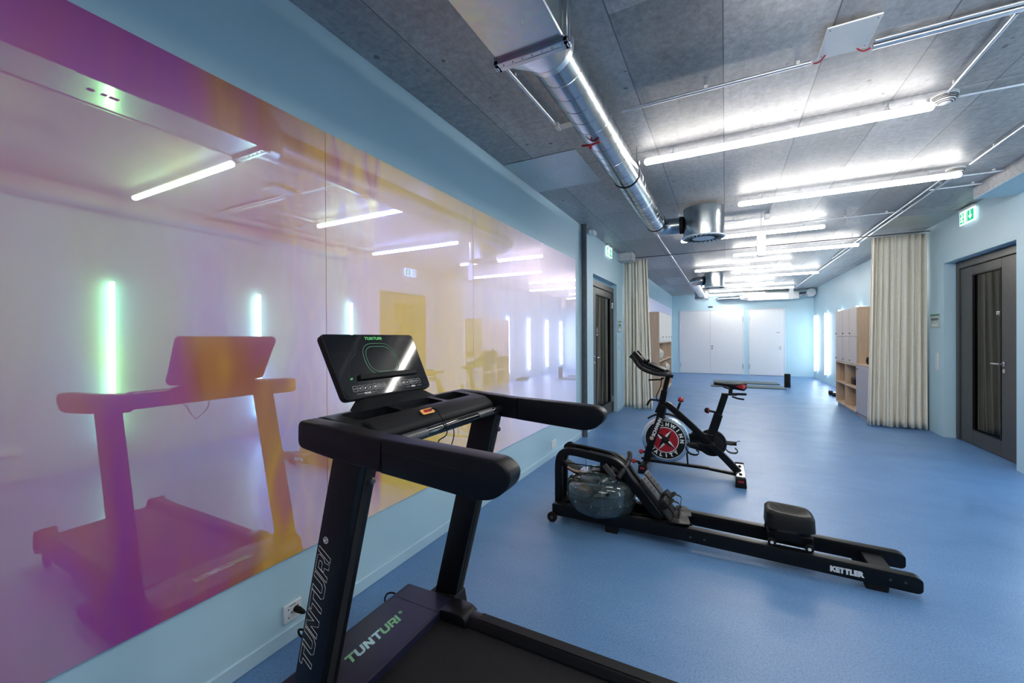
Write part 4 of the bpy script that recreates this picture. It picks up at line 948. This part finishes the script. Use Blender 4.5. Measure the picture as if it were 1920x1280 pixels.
for x in (-.20, -.12):
    b = NB(); lathe(b, [(.006, 0), (.006, -.003), (.002, -.004)], (x, 2.80, .085), 'Y', 10); obj('rail_bolt', b, 'grey_pl', RW)
text('rail_lettering', 'KETTLER', .038, 'whitep', RW, (.507, 2.7992, .058), (1, 0, 0), (0, 0, 1), off=.0028, fit=.148)
b = NB(); prism(b, [(.69, 2.85), (.785, 2.85), (.785, 3.032), (.69, 3.032)], .075, .100, 'XY', .003, 1); obj('rear_cross_plate', b, 'blackm', RW)
b = NB(); prism(b, [(-1.10, .05), (-.20, .05), (-.20, .10), (-1.10, .10)], 2.90, 2.925, 'XZ', .003, 1); obj('inner_rail', b, 'blackp', RW)
b = NB(); prism(b, [(-1.10, .05), (-.20, .05), (-.20, .10), (-1.10, .10)], 2.965, 2.99, 'XZ', .003, 1); obj('inner_rail', b, 'blackp', RW)
b = NB(); box(b, -1.13, -1.05, 2.852, 3.03, .05, .125, .004, 1); obj('front_cross_block', b, 'blackp', RW)
# water tank
tk = (-.805, 2.94, 0)
b = NB(); lathe(b, [(.02, .102), (.17, .102), (.200, .108), (.228, .135), (.244, .175), (.246, .20), (.252, .203), (.252, .210), (.246, .213), (.248, .26), (.243, .295), (.225, .322), (.19, .338), (.165, .345), (.160, .362), (.15, .372), (.09, .38), (.02, .382)], tk, 'Z', 56)
tank = obj('water_tank', b, 'tank', RW)
b = NB(); lathe(b, [(.02, .106), (.165, .106), (.196, .112), (.222, .137), (.239, .176), (.241, .215), (.242, .238), (.02, .238)], tk, 'Z', 48); obj('water', b, 'water', RW)
b = NB(); tube(b, [(tk[0], tk[1], .108), (tk[0], tk[1], .378)], .012, 12)
for k in range(3):
    a = k * 2 * PI / 3 + .4; d = Vector((math.cos(a), math.sin(a), 0)); 
    sweep(b, [Vector(tk) + Vector((0, 0, .17)) + d * .01, Vector(tk) + Vector((0, 0, .17)) + d * .17], rect(.006, .08))
obj('paddle', b, 'grey_pl', RW)
for k in range(12):
    a = 2 * PI * k / 12; b = NB(); lathe(b, [(.003, .200), (.003, .2135)], (tk[0] + .2495 * math.cos(a), tk[1] + .2495 * math.sin(a), 0), 'Z', 8); obj('tank_screw', b, 'chrome', RW)
for k in range(8):
    a = 2 * PI * k / 8 + .2; b = NB(); lathe(b, [(.003, .340), (.003, .350)], (tk[0] + .178 * math.cos(a), tk[1] + .178 * math.sin(a), 0), 'Z', 8); obj('tank_screw', b, 'chrome', RW)
b = NB(); lathe(b, [(.002, .0), (.012, .0), (.012, .01), (.002, .012)], (0, 0, 0), 'Z', 12); bmesh.ops.rotate(b, cent=(0, 0, 0), matrix=Matrix.Rotation(1.1, 3, 'X'), verts=b.verts); bmesh.ops.translate(b, vec=(-.70, 2.94 - .222, .292), verts=b.verts); obj('filler_plug', b, 'rubber', RW)
# arch frame (single wide beam)
prof = smooth([(-1.112, 0, .05), (-1.112, 0, .25), (-1.108, 0, .42), (-1.075, 0, .488), (-1.0, 0, .505), (-.80, 0, .485), (-.70, 0, .47), (-.64, 0, .43), (-.60, 0, .37), (-.52, 0, .275), (-.36, 0, .085)], 6)
for y0 in (2.862, 2.974):
    b = NB(); sweep(b, [(p.x, y0 + .022, p.z) for p in prof], rect(.044, .052, .006), up=(0, 1, 0)) if False else sweep(b, [(p.x, y0 + .022, p.z) for p in prof], [(a, c) for a, c in rect(.052, .044, .006)], up=(0, 1, 0)); obj('arch_beam', b, 'blackp', RW)
b = NB(); sweep(b, [(p.x, 2.94, p.z) for p in prof[int(len(prof) * .45):]], rect(.020, .075), up=(0, 1, 0)); obj('arch_web', b, 'grey_pl', RW)
# pulley, strap
b = NB(); lathe(b, [(.03, -.022), (.042, -.018), (.026, -.008), (.026, .008), (.042, .018), (.03, .022)], (-1.045, 2.94, .515), 'Y', 24); obj('front_pulley', b, 'black', RW)
b = NB(); sweep(b, smooth([(-1.045, 2.94, .548), (-.90, 2.94, .538), (-.75, 2.94, .52), (-.66, 2.94, .475), (-.62, 2.94, .445)], 5), rect(.003, .024), up=(0, 1, 0)); obj('drive_strap', b, 'rubber', RW)
b = NB(); sweep(b, [(-1.072, 2.94, .50), (-1.07, 2.94, .14)], rect(.002, .018), up=(0, 1, 0)); obj('drive_strap', b, 'rubber', RW)
# top bracket
b = NB(); sweep(b, smooth([(-1.09, 2.94, .405), (-1.03, 2.94, .375), (-.95, 2.94, .352), (-.82, 2.94, .372), (-.70, 2.94, .380), (-.62, 2.94, .372)], 6), rect(.034, .10, .005), up=(0, 1, 0)); obj('tank_bracket', b, 'blackp', RW)
b = NB(); sweep(b, smooth([(-1.045, 2.8885, .386), (-.99, 2.8885, .366), (-.92, 2.8885, .362)], 4), rect(.016, .003), up=(0, 1, 0)); obj('bracket_sticker', b, 'beige', RW)
b = NB(); box(b, -.80, -.72, 2.88, 3.0, .378, .455, .008, 1); obj('hub_block', b, 'black', RW)
b = NB(); tube(b, [(-.92, 2.94, .352), (-.92, 2.94, .49)], .003, 6); obj('bracket_rod', b, 'chrome', RW)
b = NB(); tube(b, [(-1.06, 2.90, .41), (-.80, 2.90, .412)], .004, 8); obj('bracket_rod', b, 'rubber', RW)
b = NB(); sweep(b, [(-.745, 2.80, .465), (-.665, 2.80, .375)], rect(.035, .016, .003), up=(0, 1, 0)); sweep(b, [(-.70, 2.87, .43), (-.70, 2.80, .42)], rect(.02, .02)); obj('performance_monitor', b, 'steel_door', RW)
# handle
b = NB(); pts = smooth([(-.65, 2.785, .388), (-.645, 2.81, .40), (-.63, 2.86, .425), (-.622, 2.94, .44), (-.622, 3.02, .455), (-.63, 3.09, .48), (-.645, 3.13, .475)], 5); tube(b, pts, .0145, 12); hnd = obj('pull_handle', b, 'black', RW)
b = NB(); tube(b, pts[1:12], .018, 12); q = obj('foam_grip', b, 'blackm', RW); q.parent = hnd; q.location = (0, 0, 0)
b = NB(); tube(b, pts[-12:-1], .018, 12); q = obj('foam_grip', b, 'blackm', RW); q.parent = hnd; q.location = (0, 0, 0)
# foot plates: plane tilted along the beam
fd0 = Vector((-.505, 0, .345)); fd1 = Vector((-.325, 0, .135)); fdir = (fd1 - fd0).normalized(); fn = Vector((-fdir.z, 0, fdir.x)); fn = fn if fn.z > 0 else -fn
for yc in (2.862, 2.992):
    b = NB(); c = fd0.lerp(fd1, .5) + Vector((0, yc, 0)) + fn * .018
    M4 = Matrix(((fdir.x, 0, fn.x, c.x), (0, 1, 0, c.y), (fdir.z, 0, fn.z, c.z), (0, 0, 0, 1)))
    prism(b, rpoly([(-.16, -.050), (.17, -.056), (.17, .056), (-.16, .050)], .015), -.008, .008, 'XY', .003, 2, M4); fp = obj('foot_plate', b, 'blackm', RW)
    b = NB(); prism(b, rpoly([(-.175, -.048), (-.01, -.048), (-.01, .048), (-.175, .048)], .012), .009, .026, 'XY', .003, 2, M4)
    ht = obj('toe_pad', b, 'grey_pl', RW); ht.parent = fp; ht.location = (0, 0, 0)
    for i in range(4):
        for j in (-.014, .014):
            b = NB(); prism(b, [(-.165 + i * .032, j - .005), (-.153 + i * .032, j - .005), (-.153 + i * .032, j + .005), (-.165 + i * .032, j + .005)], 0.0262, .0268, 'XY', 0, 1, M4); h_ = obj('peg_hole', b, 'grille', RW, sm=False); h_.parent = fp; h_.location = (0, 0, 0)
    b = NB(); prism(b, rpoly([(.0, -.05), (.055, -.05), (.055, .05), (.0, .05)], .01), .010, .055, 'XY', .006, 2, M4); q = obj('strap_block', b, 'blackm', RW); q.parent = fp; q.location = (0, 0, 0)
    pts = [M4 @ Vector(v) for v in ((.03, -.046, .0), (.035, -.050, .03), (.04, -.042, .062), (.045, 0, .078), (.04, .042, .062), (.035, .050, .03), (.03, .046, .0))]
    b = NB(); sweep(b, smooth(pts, 5), rect(.004, .030), up=(0, 1, 0)); q = obj('foot_strap', b, 'rubber', RW); q.parent = fp; q.location = (0, 0, 0)
    pts = [M4 @ Vector(v) for v in ((.13, -.04, .012), (.16, -.042, .05), (.175, -.02, .055), (.18, 0, .056), (.175, .02, .055), (.16, .042, .05), (.13, .04, .012))]
    b = NB(); sweep(b, smooth(pts, 5), rect(.008, .075, .003), up=(0, 1, 0)); q = obj('heel_cup', b, 'black', RW); q.parent = fp; q.location = (0, 0, 0)
    b = NB(); sweep(b, smooth([M4 @ Vector(v) for v in ((.04, .045, .055), (.09, .06, .085), (.12, .055, .06), (.17, .05, .02))], 5), rect(.003, .022), up=(0, 1, 0)); q = obj('loose_strap', b, 'rubber', RW); q.parent = fp; q.location = (0, 0, 0)
b = NB(); box(b, -.36, -.24, 2.855, 3.028, .085, .12, .006, 1); obj('foot_cross_block', b, 'black', RW)
# seat
t = bmesh.new(); nx, ny = 22, 18; gt = []
sx0, sx1, sy0, sy1 = .205, .462, 2.835, 3.045
for i in range(nx + 1):
    row = []
    for j in range(ny + 1):
        u, v = i / nx * 2 - 1, j / ny * 2 - 1
        m = (abs(u) ** 5 + abs(v) ** 5) ** .2; k = max(abs(u), abs(v)) / m if m > 0 else 1
        x = (sx0 + sx1) / 2 + u * k * (sx1 - sx0) / 2; y = (sy0 + sy1) / 2 + v * k * (sy1 - sy0) / 2; x = .3335 + (x - .3335) * .95; y = 2.94 + (y - 2.94) * .95
        e = max(abs(u), abs(v)); z = .298 + .016 * (u * u) - .020 * math.cos(v * PI) * (1 - abs(u) ** 2) * .8 - .020 * max(0, e - .8) / .2 * max(0, e - .8) / .2 + .006 * (-u)
        row.append(t.verts.new((x, y, z)))
    gt.append(row)
for i in range(nx):
    for j in range(ny): t.faces.new((gt[i][j], gt[i + 1][j], gt[i + 1][j + 1], gt[i][j + 1]))
r_ = bmesh.ops.extrude_face_region(t, geom=t.faces[:])
cx_, cy_ = (sx0 + sx1) / 2, (sy0 + sy1) / 2
for v in [g for g in r_['geom'] if isinstance(g, bmesh.types.BMVert)]:
    v.co.z = .218 + (.300 - v.co.z) * .1; v.co.x = cx_ + (v.co.x - cx_) * 1.03; v.co.y = cy_ + (v.co.y - cy_) * 1.03
bmesh.ops.recalc_face_normals(t, faces=t.faces); obj('seat', t, 'seat', RW)
b = NB()
for x in (.25, .41): box(b, x - .02, x + .02, 2.87, 3.01, .195, .216, .003, 1)
obj('seat_bracket', b, 'black', RW)
b = NB(); box(b, .222, .445, 2.866, 3.014, .140, .190, .005, 1); box(b, .235, .43, 2.88, 3.0, .125, .137); obj('seat_trolley', b, 'blackp', RW)
for x in (.238, .418):
    for y in (2.826, 3.056):
        b = NB(); lathe(b, [(.012, -.012), (.0215, -.009), (.0215, .009), (.012, .012)], (x, y, .1455), 'Y', 18); wq = obj('seat_roller', b, 'rubber', RW)
        b = NB(); lathe(b, [(.009, -.0135), (.009, .0135), ], (x, y, .1455), 'Y', 12); q = obj('axle_cap', b, 'whitep', RW); q.parent = wq; q.location = (0, 0, 0)
b = NB(); tube(b, [(.238, 2.83, .1455), (.238, 3.05, .1455)], .006, 8); obj('axle', b, 'chrome', RW)
b = NB(); tube(b, [(.418, 2.83, .1455), (.418, 3.05, .1455)], .006, 8); obj('axle', b, 'chrome', RW)

# ================================================================ stationary bike
BY = 4.42
BK = thing('stationary_bike', 'black stationary spin bike with red and silver flywheel on the blue floor', 'exercise bike', (-.3, BY, 0))
def bar(pts, w_, d_, name, m='blackp', y=BY, b_=.006, sm=False, up=(0, 1, 0)):
    bm_ = NB(); P_ = [(p[0], p[2] if len(p) > 2 else y, p[1]) for p in pts]
    if sm: P_ = smooth(P_, 6)
    sweep(bm_, P_, rect(w_, d_, b_), up=up); return obj(name, bm_, m, BK)
# floor stabilisers
for x0, x1, nm in ((-.765, -.690, 'front'), (.080, .160, 'rear')):
    b = NB(); prism(b, rpoly([(x0, .018), (x0 + .006, .078), (x1 - .006, .078), (x1, .018)], .008), 4.175, 4.675, 'XZ', .004, 1); obj('stabiliser', b, 'blackp', BK)
    for y0, y1 in ((4.150, 4.20), (4.65, 4.70)):
        b = NB(); prism(b, rpoly([(x0 - .006, .0005), (x0, .085), (x1, .085), (x1 + .006, .0005)], .010), y0, y1, 'XZ', .006, 2); obj('foot_cap', b, 'rubber', BK)
        yy = y0 - .001 if y0 < 4.4 else y1 + .001
        b = NB(); c = (x0 + x1) / 2; box(b, c - .022, c + .022, min(yy, yy + .002), max(yy, yy + .002), .048, .066, .0009, 1); obj('cap_badge', b, 'red', BK)
b = NB(); prism(b, rpoly([(.086, 4.22), (.154, 4.22), (.154, 4.63), (.086, 4.63)], .01), .0785, .082, 'XY'); obj('stretch_plate', b, 'galv', BK)
for y in (4.29, 4.55):
    b = NB(); lathe(b, [(.014, .0822), (.014, .090), (.008, .094)], (.12, y, 0), 'Z', 6); obj('plate_bolt', b, 'rubber', BK)
for y in (4.32, 4.52):
    b = NB(); tube(b, [(-.765, y, .055), (-.80, y, .050)], .012, 8); lv = obj('levelling_knob', b, 'rubber', BK)
for (x, z, y) in ((-.838, .075, 4.30), (-.775, .165, 4.36)):
    b = NB(); tube(b, [(x + .06, y, z - .003), (x + .02, y, z)], .010, 8); st = obj('knob_stem', b, 'rubber', BK)
    b = NB(); ball(b, (x, y, z), .024, (1, 1, 1)); obj('adjusting_knob', b, 'red', BK)
# main frame
bar([(-.545, .665), (-.50, .64), (-.36, .52), (-.20, .37), (-.03, .205), (.125, .045)], .062, .055, 'main_beam', sm=True)
for y, nm in ((BY - .062, 0), (BY + .062, 1)):
    bar([(-.565, .63, y), (-.60, .50, y), (-.655, .33, y), (-.705, .17, y), (-.725, .055, y)], .066, .020, 'fork_leg')
bar([(-.565, .655), (-.60, .57)], .085, .145, 'fork_crown')
bar([(-.70, .070), (-.20, .066), (-.12, .060), (.11, .040)], .026, .05, 'bottom_bar', sm=True)
bar([(-.30, .375), (-.10, .372)], .055, .05, 'chain_stay')
bar([(-.150, .30), (-.060, .60)], .080, .045, 'seat_tube', b_=.01)
bar([(-.078, .54), (-.004, .79)], .060, .034, 'seat_post', b_=.008)
bar([(-.035, .795), (.095, .795)], .020, .036, 'seat_slider')
bar([(.04, .795), (.045, .855)], .034, .03, 'seat_clamp', m='rubber')
b = NB(); tube(b, smooth([(.055, BY - .02, .778), (.10, BY - .03, .765), (.155, BY - .03, .758)], 4), .008, 8); obj('seat_lever', b, 'rubber', BK)
b = NB(); tube(b, [(.05, BY, .80), (.175, BY, .803)], .011, 8); obj('slider_rod', b, 'rubber', BK)
b = NB(); tube(b, [(-.085, BY - .03, .62), (-.135, BY - .05, .632)], .010, 8); obj('knob_stem', b, 'rubber', BK)
b = NB(); ball(b, (-.158, BY - .055, .636), .028, (.9, 1, .95)); kn = obj('adjusting_knob', b, 'rubber', BK)
b = NB(); tube(b, [(-.152, BY - .054, .635), (-.142, BY - .0525, .634)], .0285, 20); q = obj('knob_ring', b, 'red', BK); q.parent = kn; q.location = (0, 0, 0)
# saddle
t = bmesh.new(); N_ = 26; rings = []
for i in range(N_ + 1):
    u = i / N_; x = -.100 + .275 * u; hw = .022 + .012 * u + .062 * max(0, (u - .35) / .65) ** 1.3; hw *= (1 - max(0, u - .93) * 3.2); hw *= min(1, .55 + u * 8)
    zt_ = .900 + .010 * math.sin(PI * u) * -1 + .018 * max(0, u - .6) ; dp = .020 + .056 * max(0, (u - .40) / .60) ** .8; dp *= (1 - max(0, u - .93) * 5)
    ring = []
    for k in range(16):
        a = 2 * PI * k / 16; c, s_ = math.cos(a), math.sin(a)
        ring.append(t.verts.new((x, BY + hw * (abs(c) ** .7) * (1 if c > 0 else -1), zt_ + (.010 * (abs(s_) ** .6) if s_ > 0 else -dp * (abs(s_) ** 1.2)))))
    rings.append(ring)
for r0_, r1_ in zip(rings, rings[1:]):
    for k in range(16): t.faces.new((r0_[k], r0_[(k + 1) % 16], r1_[(k + 1) % 16], r1_[k]))
t.faces.new(rings[0][::-1]); t.faces.new(rings[-1]); bmesh.ops.recalc_face_normals(t, faces=t.faces); obj('saddle', t, 'blackm', BK)
for s_ in (-1, 1):
    b = NB(); plate(b, [(.085, BY + s_ * .072, .880), (.150, BY + s_ * .096, .858), (.174, BY + s_ * .070, .895), (.135, BY + s_ * .092, .906)][::s_], .006); obj('saddle_side_panel', b, 'red', BK)
b = NB(); box(b, .150, .172, BY - .07, BY + .07, .868, .904, .008, 2); obj('saddle_rear_panel', b, 'red', BK)
b = NB(); tube(b, smooth([(-.02, BY - .02, .866), (.02, BY - .02, .852), (.07, BY - .02, .850), (.12, BY - .03, .868)], 4), .005, 8); tube(b, smooth([(-.02, BY + .02, .866), (.02, BY + .02, .852), (.07, BY + .02, .850), (.12, BY + .03, .868)], 4), .005, 8); obj('saddle_rail', b, 'rubber', BK)
# handlebar post and bars
bar([(-.590, .60), (-.552, .80)], .062, .045, 'head_tube', b_=.012)
bar([(-.560, .76), (-.515, .955)], .046, .032, 'handlebar_post', b_=.008)
bar([(-.575, .970), (-.47, .945)], .030, .05, 'bar_clamp', m='rubber')
b = NB(); tube(b, smooth([(-.60, BY - .03, .70), (-.645, BY - .05, .705), (-.685, BY - .055, .70), (-.715, BY - .055, .645)], 5), .010, 8); obj('height_lever', b, 'rubber', BK)
b = NB(); tube(b, smooth([(-.555, BY - .03, .93), (-.585, BY - .04, .915), (-.62, BY - .045, .912), (-.70, BY - .045, .905)], 4), .008, 8); obj('fore_aft_lever', b, 'rubber', BK)
for s_ in (-1, 1):
    b = NB(); tube(b, smooth([(-.515, BY + s_ * .02, .972), (-.515, BY + s_ * .12, .975), (-.545, BY + s_ * .185, .978), (-.63, BY + s_ * .205, .990), (-.735, BY + s_ * .205, 1.030), (-.80, BY + s_ * .17, 1.09), (-.845, BY + s_ * .13, 1.155)], 7), .019, 14); obj('handlebar', b, 'blackm', BK)
    b = NB(); tube(b, smooth([(-.53, BY + s_ * .05, .985), (-.62, BY + s_ * .09, 1.010), (-.72, BY + s_ * .09, 1.045), (-.80, BY + s_ * .07, 1.09)], 6), .017, 12); obj('inner_bar', b, 'blackm', BK)
    b = NB(); M4 = Matrix.Translation((-.80, BY + s_ * .085, 1.125)) @ Matrix.Rotation(math.radians(42), 4, 'Y')
    prism(b, rpoly([(-.075, -.045), (.06, -.03), (.06, .03), (-.075, .045)], .01), BY * 0 - .03, .03, 'XZ', .006, 2, M4); obj('dumbbell_holder', b, 'black', BK)
b = NB(); tube(b, [(-.805, BY - .19, 1.105), (-.805, BY + .19, 1.105)], .016, 12); obj('front_cross_bar', b, 'blackm', BK)
M4 = Matrix.Translation((-.615, BY, 1.045)) @ Matrix.Rotation(math.radians(24), 4, 'Y')
b = NB(); prism(b, rpoly([(-.085, -.10), (.085, -.10), (.085, .10), (-.085, .10)], .012), -.006, .006, 'XY', .003, 2, M4); obj('tablet_holder', b, 'black', BK)
M4 = Matrix.Translation((-.745, BY, 1.115)) @ Matrix.Rotation(math.radians(40), 4, 'Y')
b = NB(); prism(b, rpoly([(-.05, -.06), (.05, -.06), (.05, .06), (-.05, .06)], .012), -.012, .012, 'XY', .004, 2, M4); obj('bike_console', b, 'black', BK)
b = NB(); ball(b, (-.70, BY - .05, 1.105), .014); tube(b, [(-.70, BY - .05, 1.105), (-.715, BY - .03, 1.07)], .009, 8); obj('holder_clamp', b, 'rubber', BK)
b = NB(); tube(b, smooth([(-.575, BY - .035, .94), (-.58, BY - .04, .86), (-.60, BY - .045, .80), (-.625, BY - .045, .74), (-.61, BY - .04, .68)], 6), .0045, 8); obj('sensor_cable', b, 'rubber', BK)
# brake knob
b = NB(); tube(b, [(-.435, BY, .60), (-.405, BY, .685)], .012, 10); obj('knob_stem', b, 'rubber', BK)
b = NB(); ball(b, (-.398, BY, .716), .028); kn = obj('resistance_knob', b, 'red', BK)
b = NB(); tube(b, [(-.4, BY, .699), (-.399, BY, .706)], .0275, 20); q = obj('knob_ring', b, 'rubber', BK); q.parent = kn; q.location = (0, 0, 0)
b = NB(); plate(b, [(-.50, BY - .012, .668), (-.50, BY + .012, .668), (-.43, BY + .012, .613), (-.43, BY - .012, .613)], .002); obj('beam_sticker', b, 'whitep', BK)
# fender
b = NB(); pts = [(-.545 + .262 * math.cos(a), BY, .302 + .262 * math.sin(a)) for a in [math.radians(v) for v in range(130, 44, -8)]]; sweep(b, pts, rect(.016, .055, .004), up=(0, 1, 0)); obj('wheel_guard', b, 'blackm', BK)
b = NB(); tube(b, [(-.345, BY - .01, .23), (-.335, BY - .01, .07)], .008, 8); obj('support_rod', b, 'rubber', BK)
# flywheel
FC = (-.545, BY, .302)
b = NB(); lathe(b, [(.02, -.012), (.170, -.012), (.176, -.022), (.222, -.022), (.230, -.016), (.230, .016), (.222, .022), (.176, .022), (.170, .012), (.02, .012)], FC, 'Y', 72); fw = obj('flywheel', b, 'steel', BK)
def sub(b, n, m, sm=False):
    q = obj(n, b, m, BK, sm=sm); q.parent = fw; q.location = (0, 0, 0); return q
b = NB(); lathe(b, [(.128, -.024), (.190, -.024), (.190, -.0125), (.128, -.0125)], FC, 'Y', 72)
b.free(); b = NB(); lathe(b, [(.01, -.0245), (.192, -.0245), (.192, -.0125), (.01, -.0125)], FC, 'Y', 72); sub(b, 'black_ring', 'blackm')
b = NB(); n = 72; rg = [(FC[0] + .1935 * math.cos(2 * PI * k / n), FC[1] - .0245, FC[2] + .1935 * math.sin(2 * PI * k / n)) for k in range(n + 1)]; sweep(b, rg, circ(.0022, 5), up=(0, 1, 0)); sub(b, 'rim_line', 'whitep')
b = NB(); lathe(b, [(.01, -.0262), (.130, -.0262), (.130, -.0245), (.01, -.0245)], FC, 'Y', 60); sub(b, 'white_ring', 'whitep')
b = NB(); lathe(b, [(.01, -.0275), (.123, -.0275), (.123, -.026), (.01, -.026)], FC, 'Y', 60); sub(b, 'red_disc', 'red')
for a0 in (58, -38, 238, 142):
    a = math.radians(a0); dv = Vector((math.cos(a), 0, math.sin(a))); pv = Vector((-math.sin(a), 0, math.cos(a))); c0 = Vector(FC) + Vector((0, -.0278, 0))
    b = NB(); t = bmesh.new(); f1 = t.faces.new([t.verts.new(p) for p in (c0 + dv * .02, c0 + dv * .042 + pv * .024, c0 + dv * .121)]); merge(b, t); sub(b, 'star_point_light', 'whitep')
    b = NB(); t = bmesh.new(); f1 = t.faces.new([t.verts.new(p) for p in (c0 + dv * .02, c0 + dv * .121, c0 + dv * .042 - pv * .024)]); merge(b, t); sub(b, 'star_point_dark', 'rubber')
b = NB(); lathe(b, [(.035, -.030), (.030, -.045), (.012, -.055), (.012, -.08), (.010, -.085)], FC, 'Y', 24); sub(b, 'hub', 'rubber', True)
def ringtext(s_, r, a_mid, step, flip, size):
    n = len(s_)
    for i, ch in enumerate(s_):
        a = a_mid + (1 if flip else -1) * (i - (n - 1) / 2) * step; a = math.radians(a)
        rad = Vector((math.cos(a), 0, math.sin(a))); tan = Vector((math.sin(a), 0, -math.cos(a)))
        if flip: axx, ayy = -tan, -rad
        else: axx, ayy = tan, rad
        base = Vector(FC) + rad * (r if not flip else r + size * .72) + Vector((0, -.0258, 0))
        b = text('', ch, size, 'whitep', None, base, axx, ayy, off=.0028, align='CENTER'); sub(b, 'flywheel_letter', 'whitep')
ringtext('SCHWINN', .143, 62, 20.5, False, .048)
ringtext('QUALITY', .137, 255, 19, True, .048)
# fork lettering
d = Vector((.13, 0, .33)).normalized(); nrm = Vector((-d.z, 0, d.x))
text('fork_lettering', 'SCHWINN', .045, 'whitep', BK, Vector((-.640, BY - .0735, .335)), d, nrm, off=.0016, fit=.20)
b = NB(); lathe(b, [(.004, -.0015), (.020, -.0015), (.020, 0), (.004, 0)], (-.668, BY - .0722, .318), 'Y', 20); obj('round_badge', b, 'beige', BK)
# drive guard, cranks, pedals
b = NB(); lathe(b, [(.02, .030), (.122, .030), (.130, .038), (.130, .056), (.122, .064), (.02, .064)], (-.120, BY, .305), 'Y', 48)
o_ = obj('chain_guard', b, 'blackm', BK)
b = NB(); prism(b, rpoly([(-.52, .335), (-.12, .415), (.01, .31), (-.09, .182), (-.30, .235), (-.54, .27)], [.03, .06, .08, .06, .05, .03]), BY + .020, BY + .055, 'XZ', .008, 2); obj('chain_cover', b, 'blackm', BK)
b = NB(); lathe(b, [(.022, -.11), (.022, .11)], (-.115, BY, .305), 'Y', 20); obj('bottom_bracket', b, 'rubber', BK)
for s_, dx_ in ((-1, -1), (1, 1)):
    yk = BY + s_ * .095; pc = Vector((-.115 + dx_ * .165, yk, .305 - dx_ * .012))
    b = NB(); sweep(b, [(-.115, yk, .305), tuple(pc)], rect(.012, .028, .004), up=(0, 1, 0)); cr = obj('crank_arm', b, 'rubber', BK)
    yp = yk + s_ * .065
    b = NB(); prism(b, rpoly([(pc.x - .045, pc.z - .012), (pc.x + .045, pc.z - .012), (pc.x + .045, pc.z + .012), (pc.x - .045, pc.z + .012)], .006), yp - .04, yp + .04, 'XZ', .004, 1); tube(b, [(pc.x, yk, pc.z), (pc.x, yp, pc.z)], .008, 8)
    pd = obj('pedal', b, 'rubber', BK); pd.parent = cr; pd.location = (0, 0, 0)
    b = NB(); cage = smooth([(pc.x - .04, yp, pc.z + .01), (pc.x - .06, yp, pc.z - .03), (pc.x - .03, yp, pc.z - .085), (pc.x + .03, yp, pc.z - .095), (pc.x + .055, yp, pc.z - .07), (pc.x + .03, yp, pc.z - .045)], 5); sweep(b, cage, rect(.004, .055), up=(0, 1, 0)); q = obj('toe_cage', b, 'rubber', BK); q.parent = cr; q.location = (0, 0, 0)
    b = NB(); sweep(b, smooth([(pc.x + .03, yp - .03, pc.z + .01), (pc.x + .06, yp - .03, pc.z + .035), (pc.x + .075, yp - .03, pc.z + .03)], 4), rect(.003, .016), up=(0, 1, 0)); q = obj('pedal_strap', b, 'rubber', BK); q.parent = cr; q.location = (0, 0, 0)
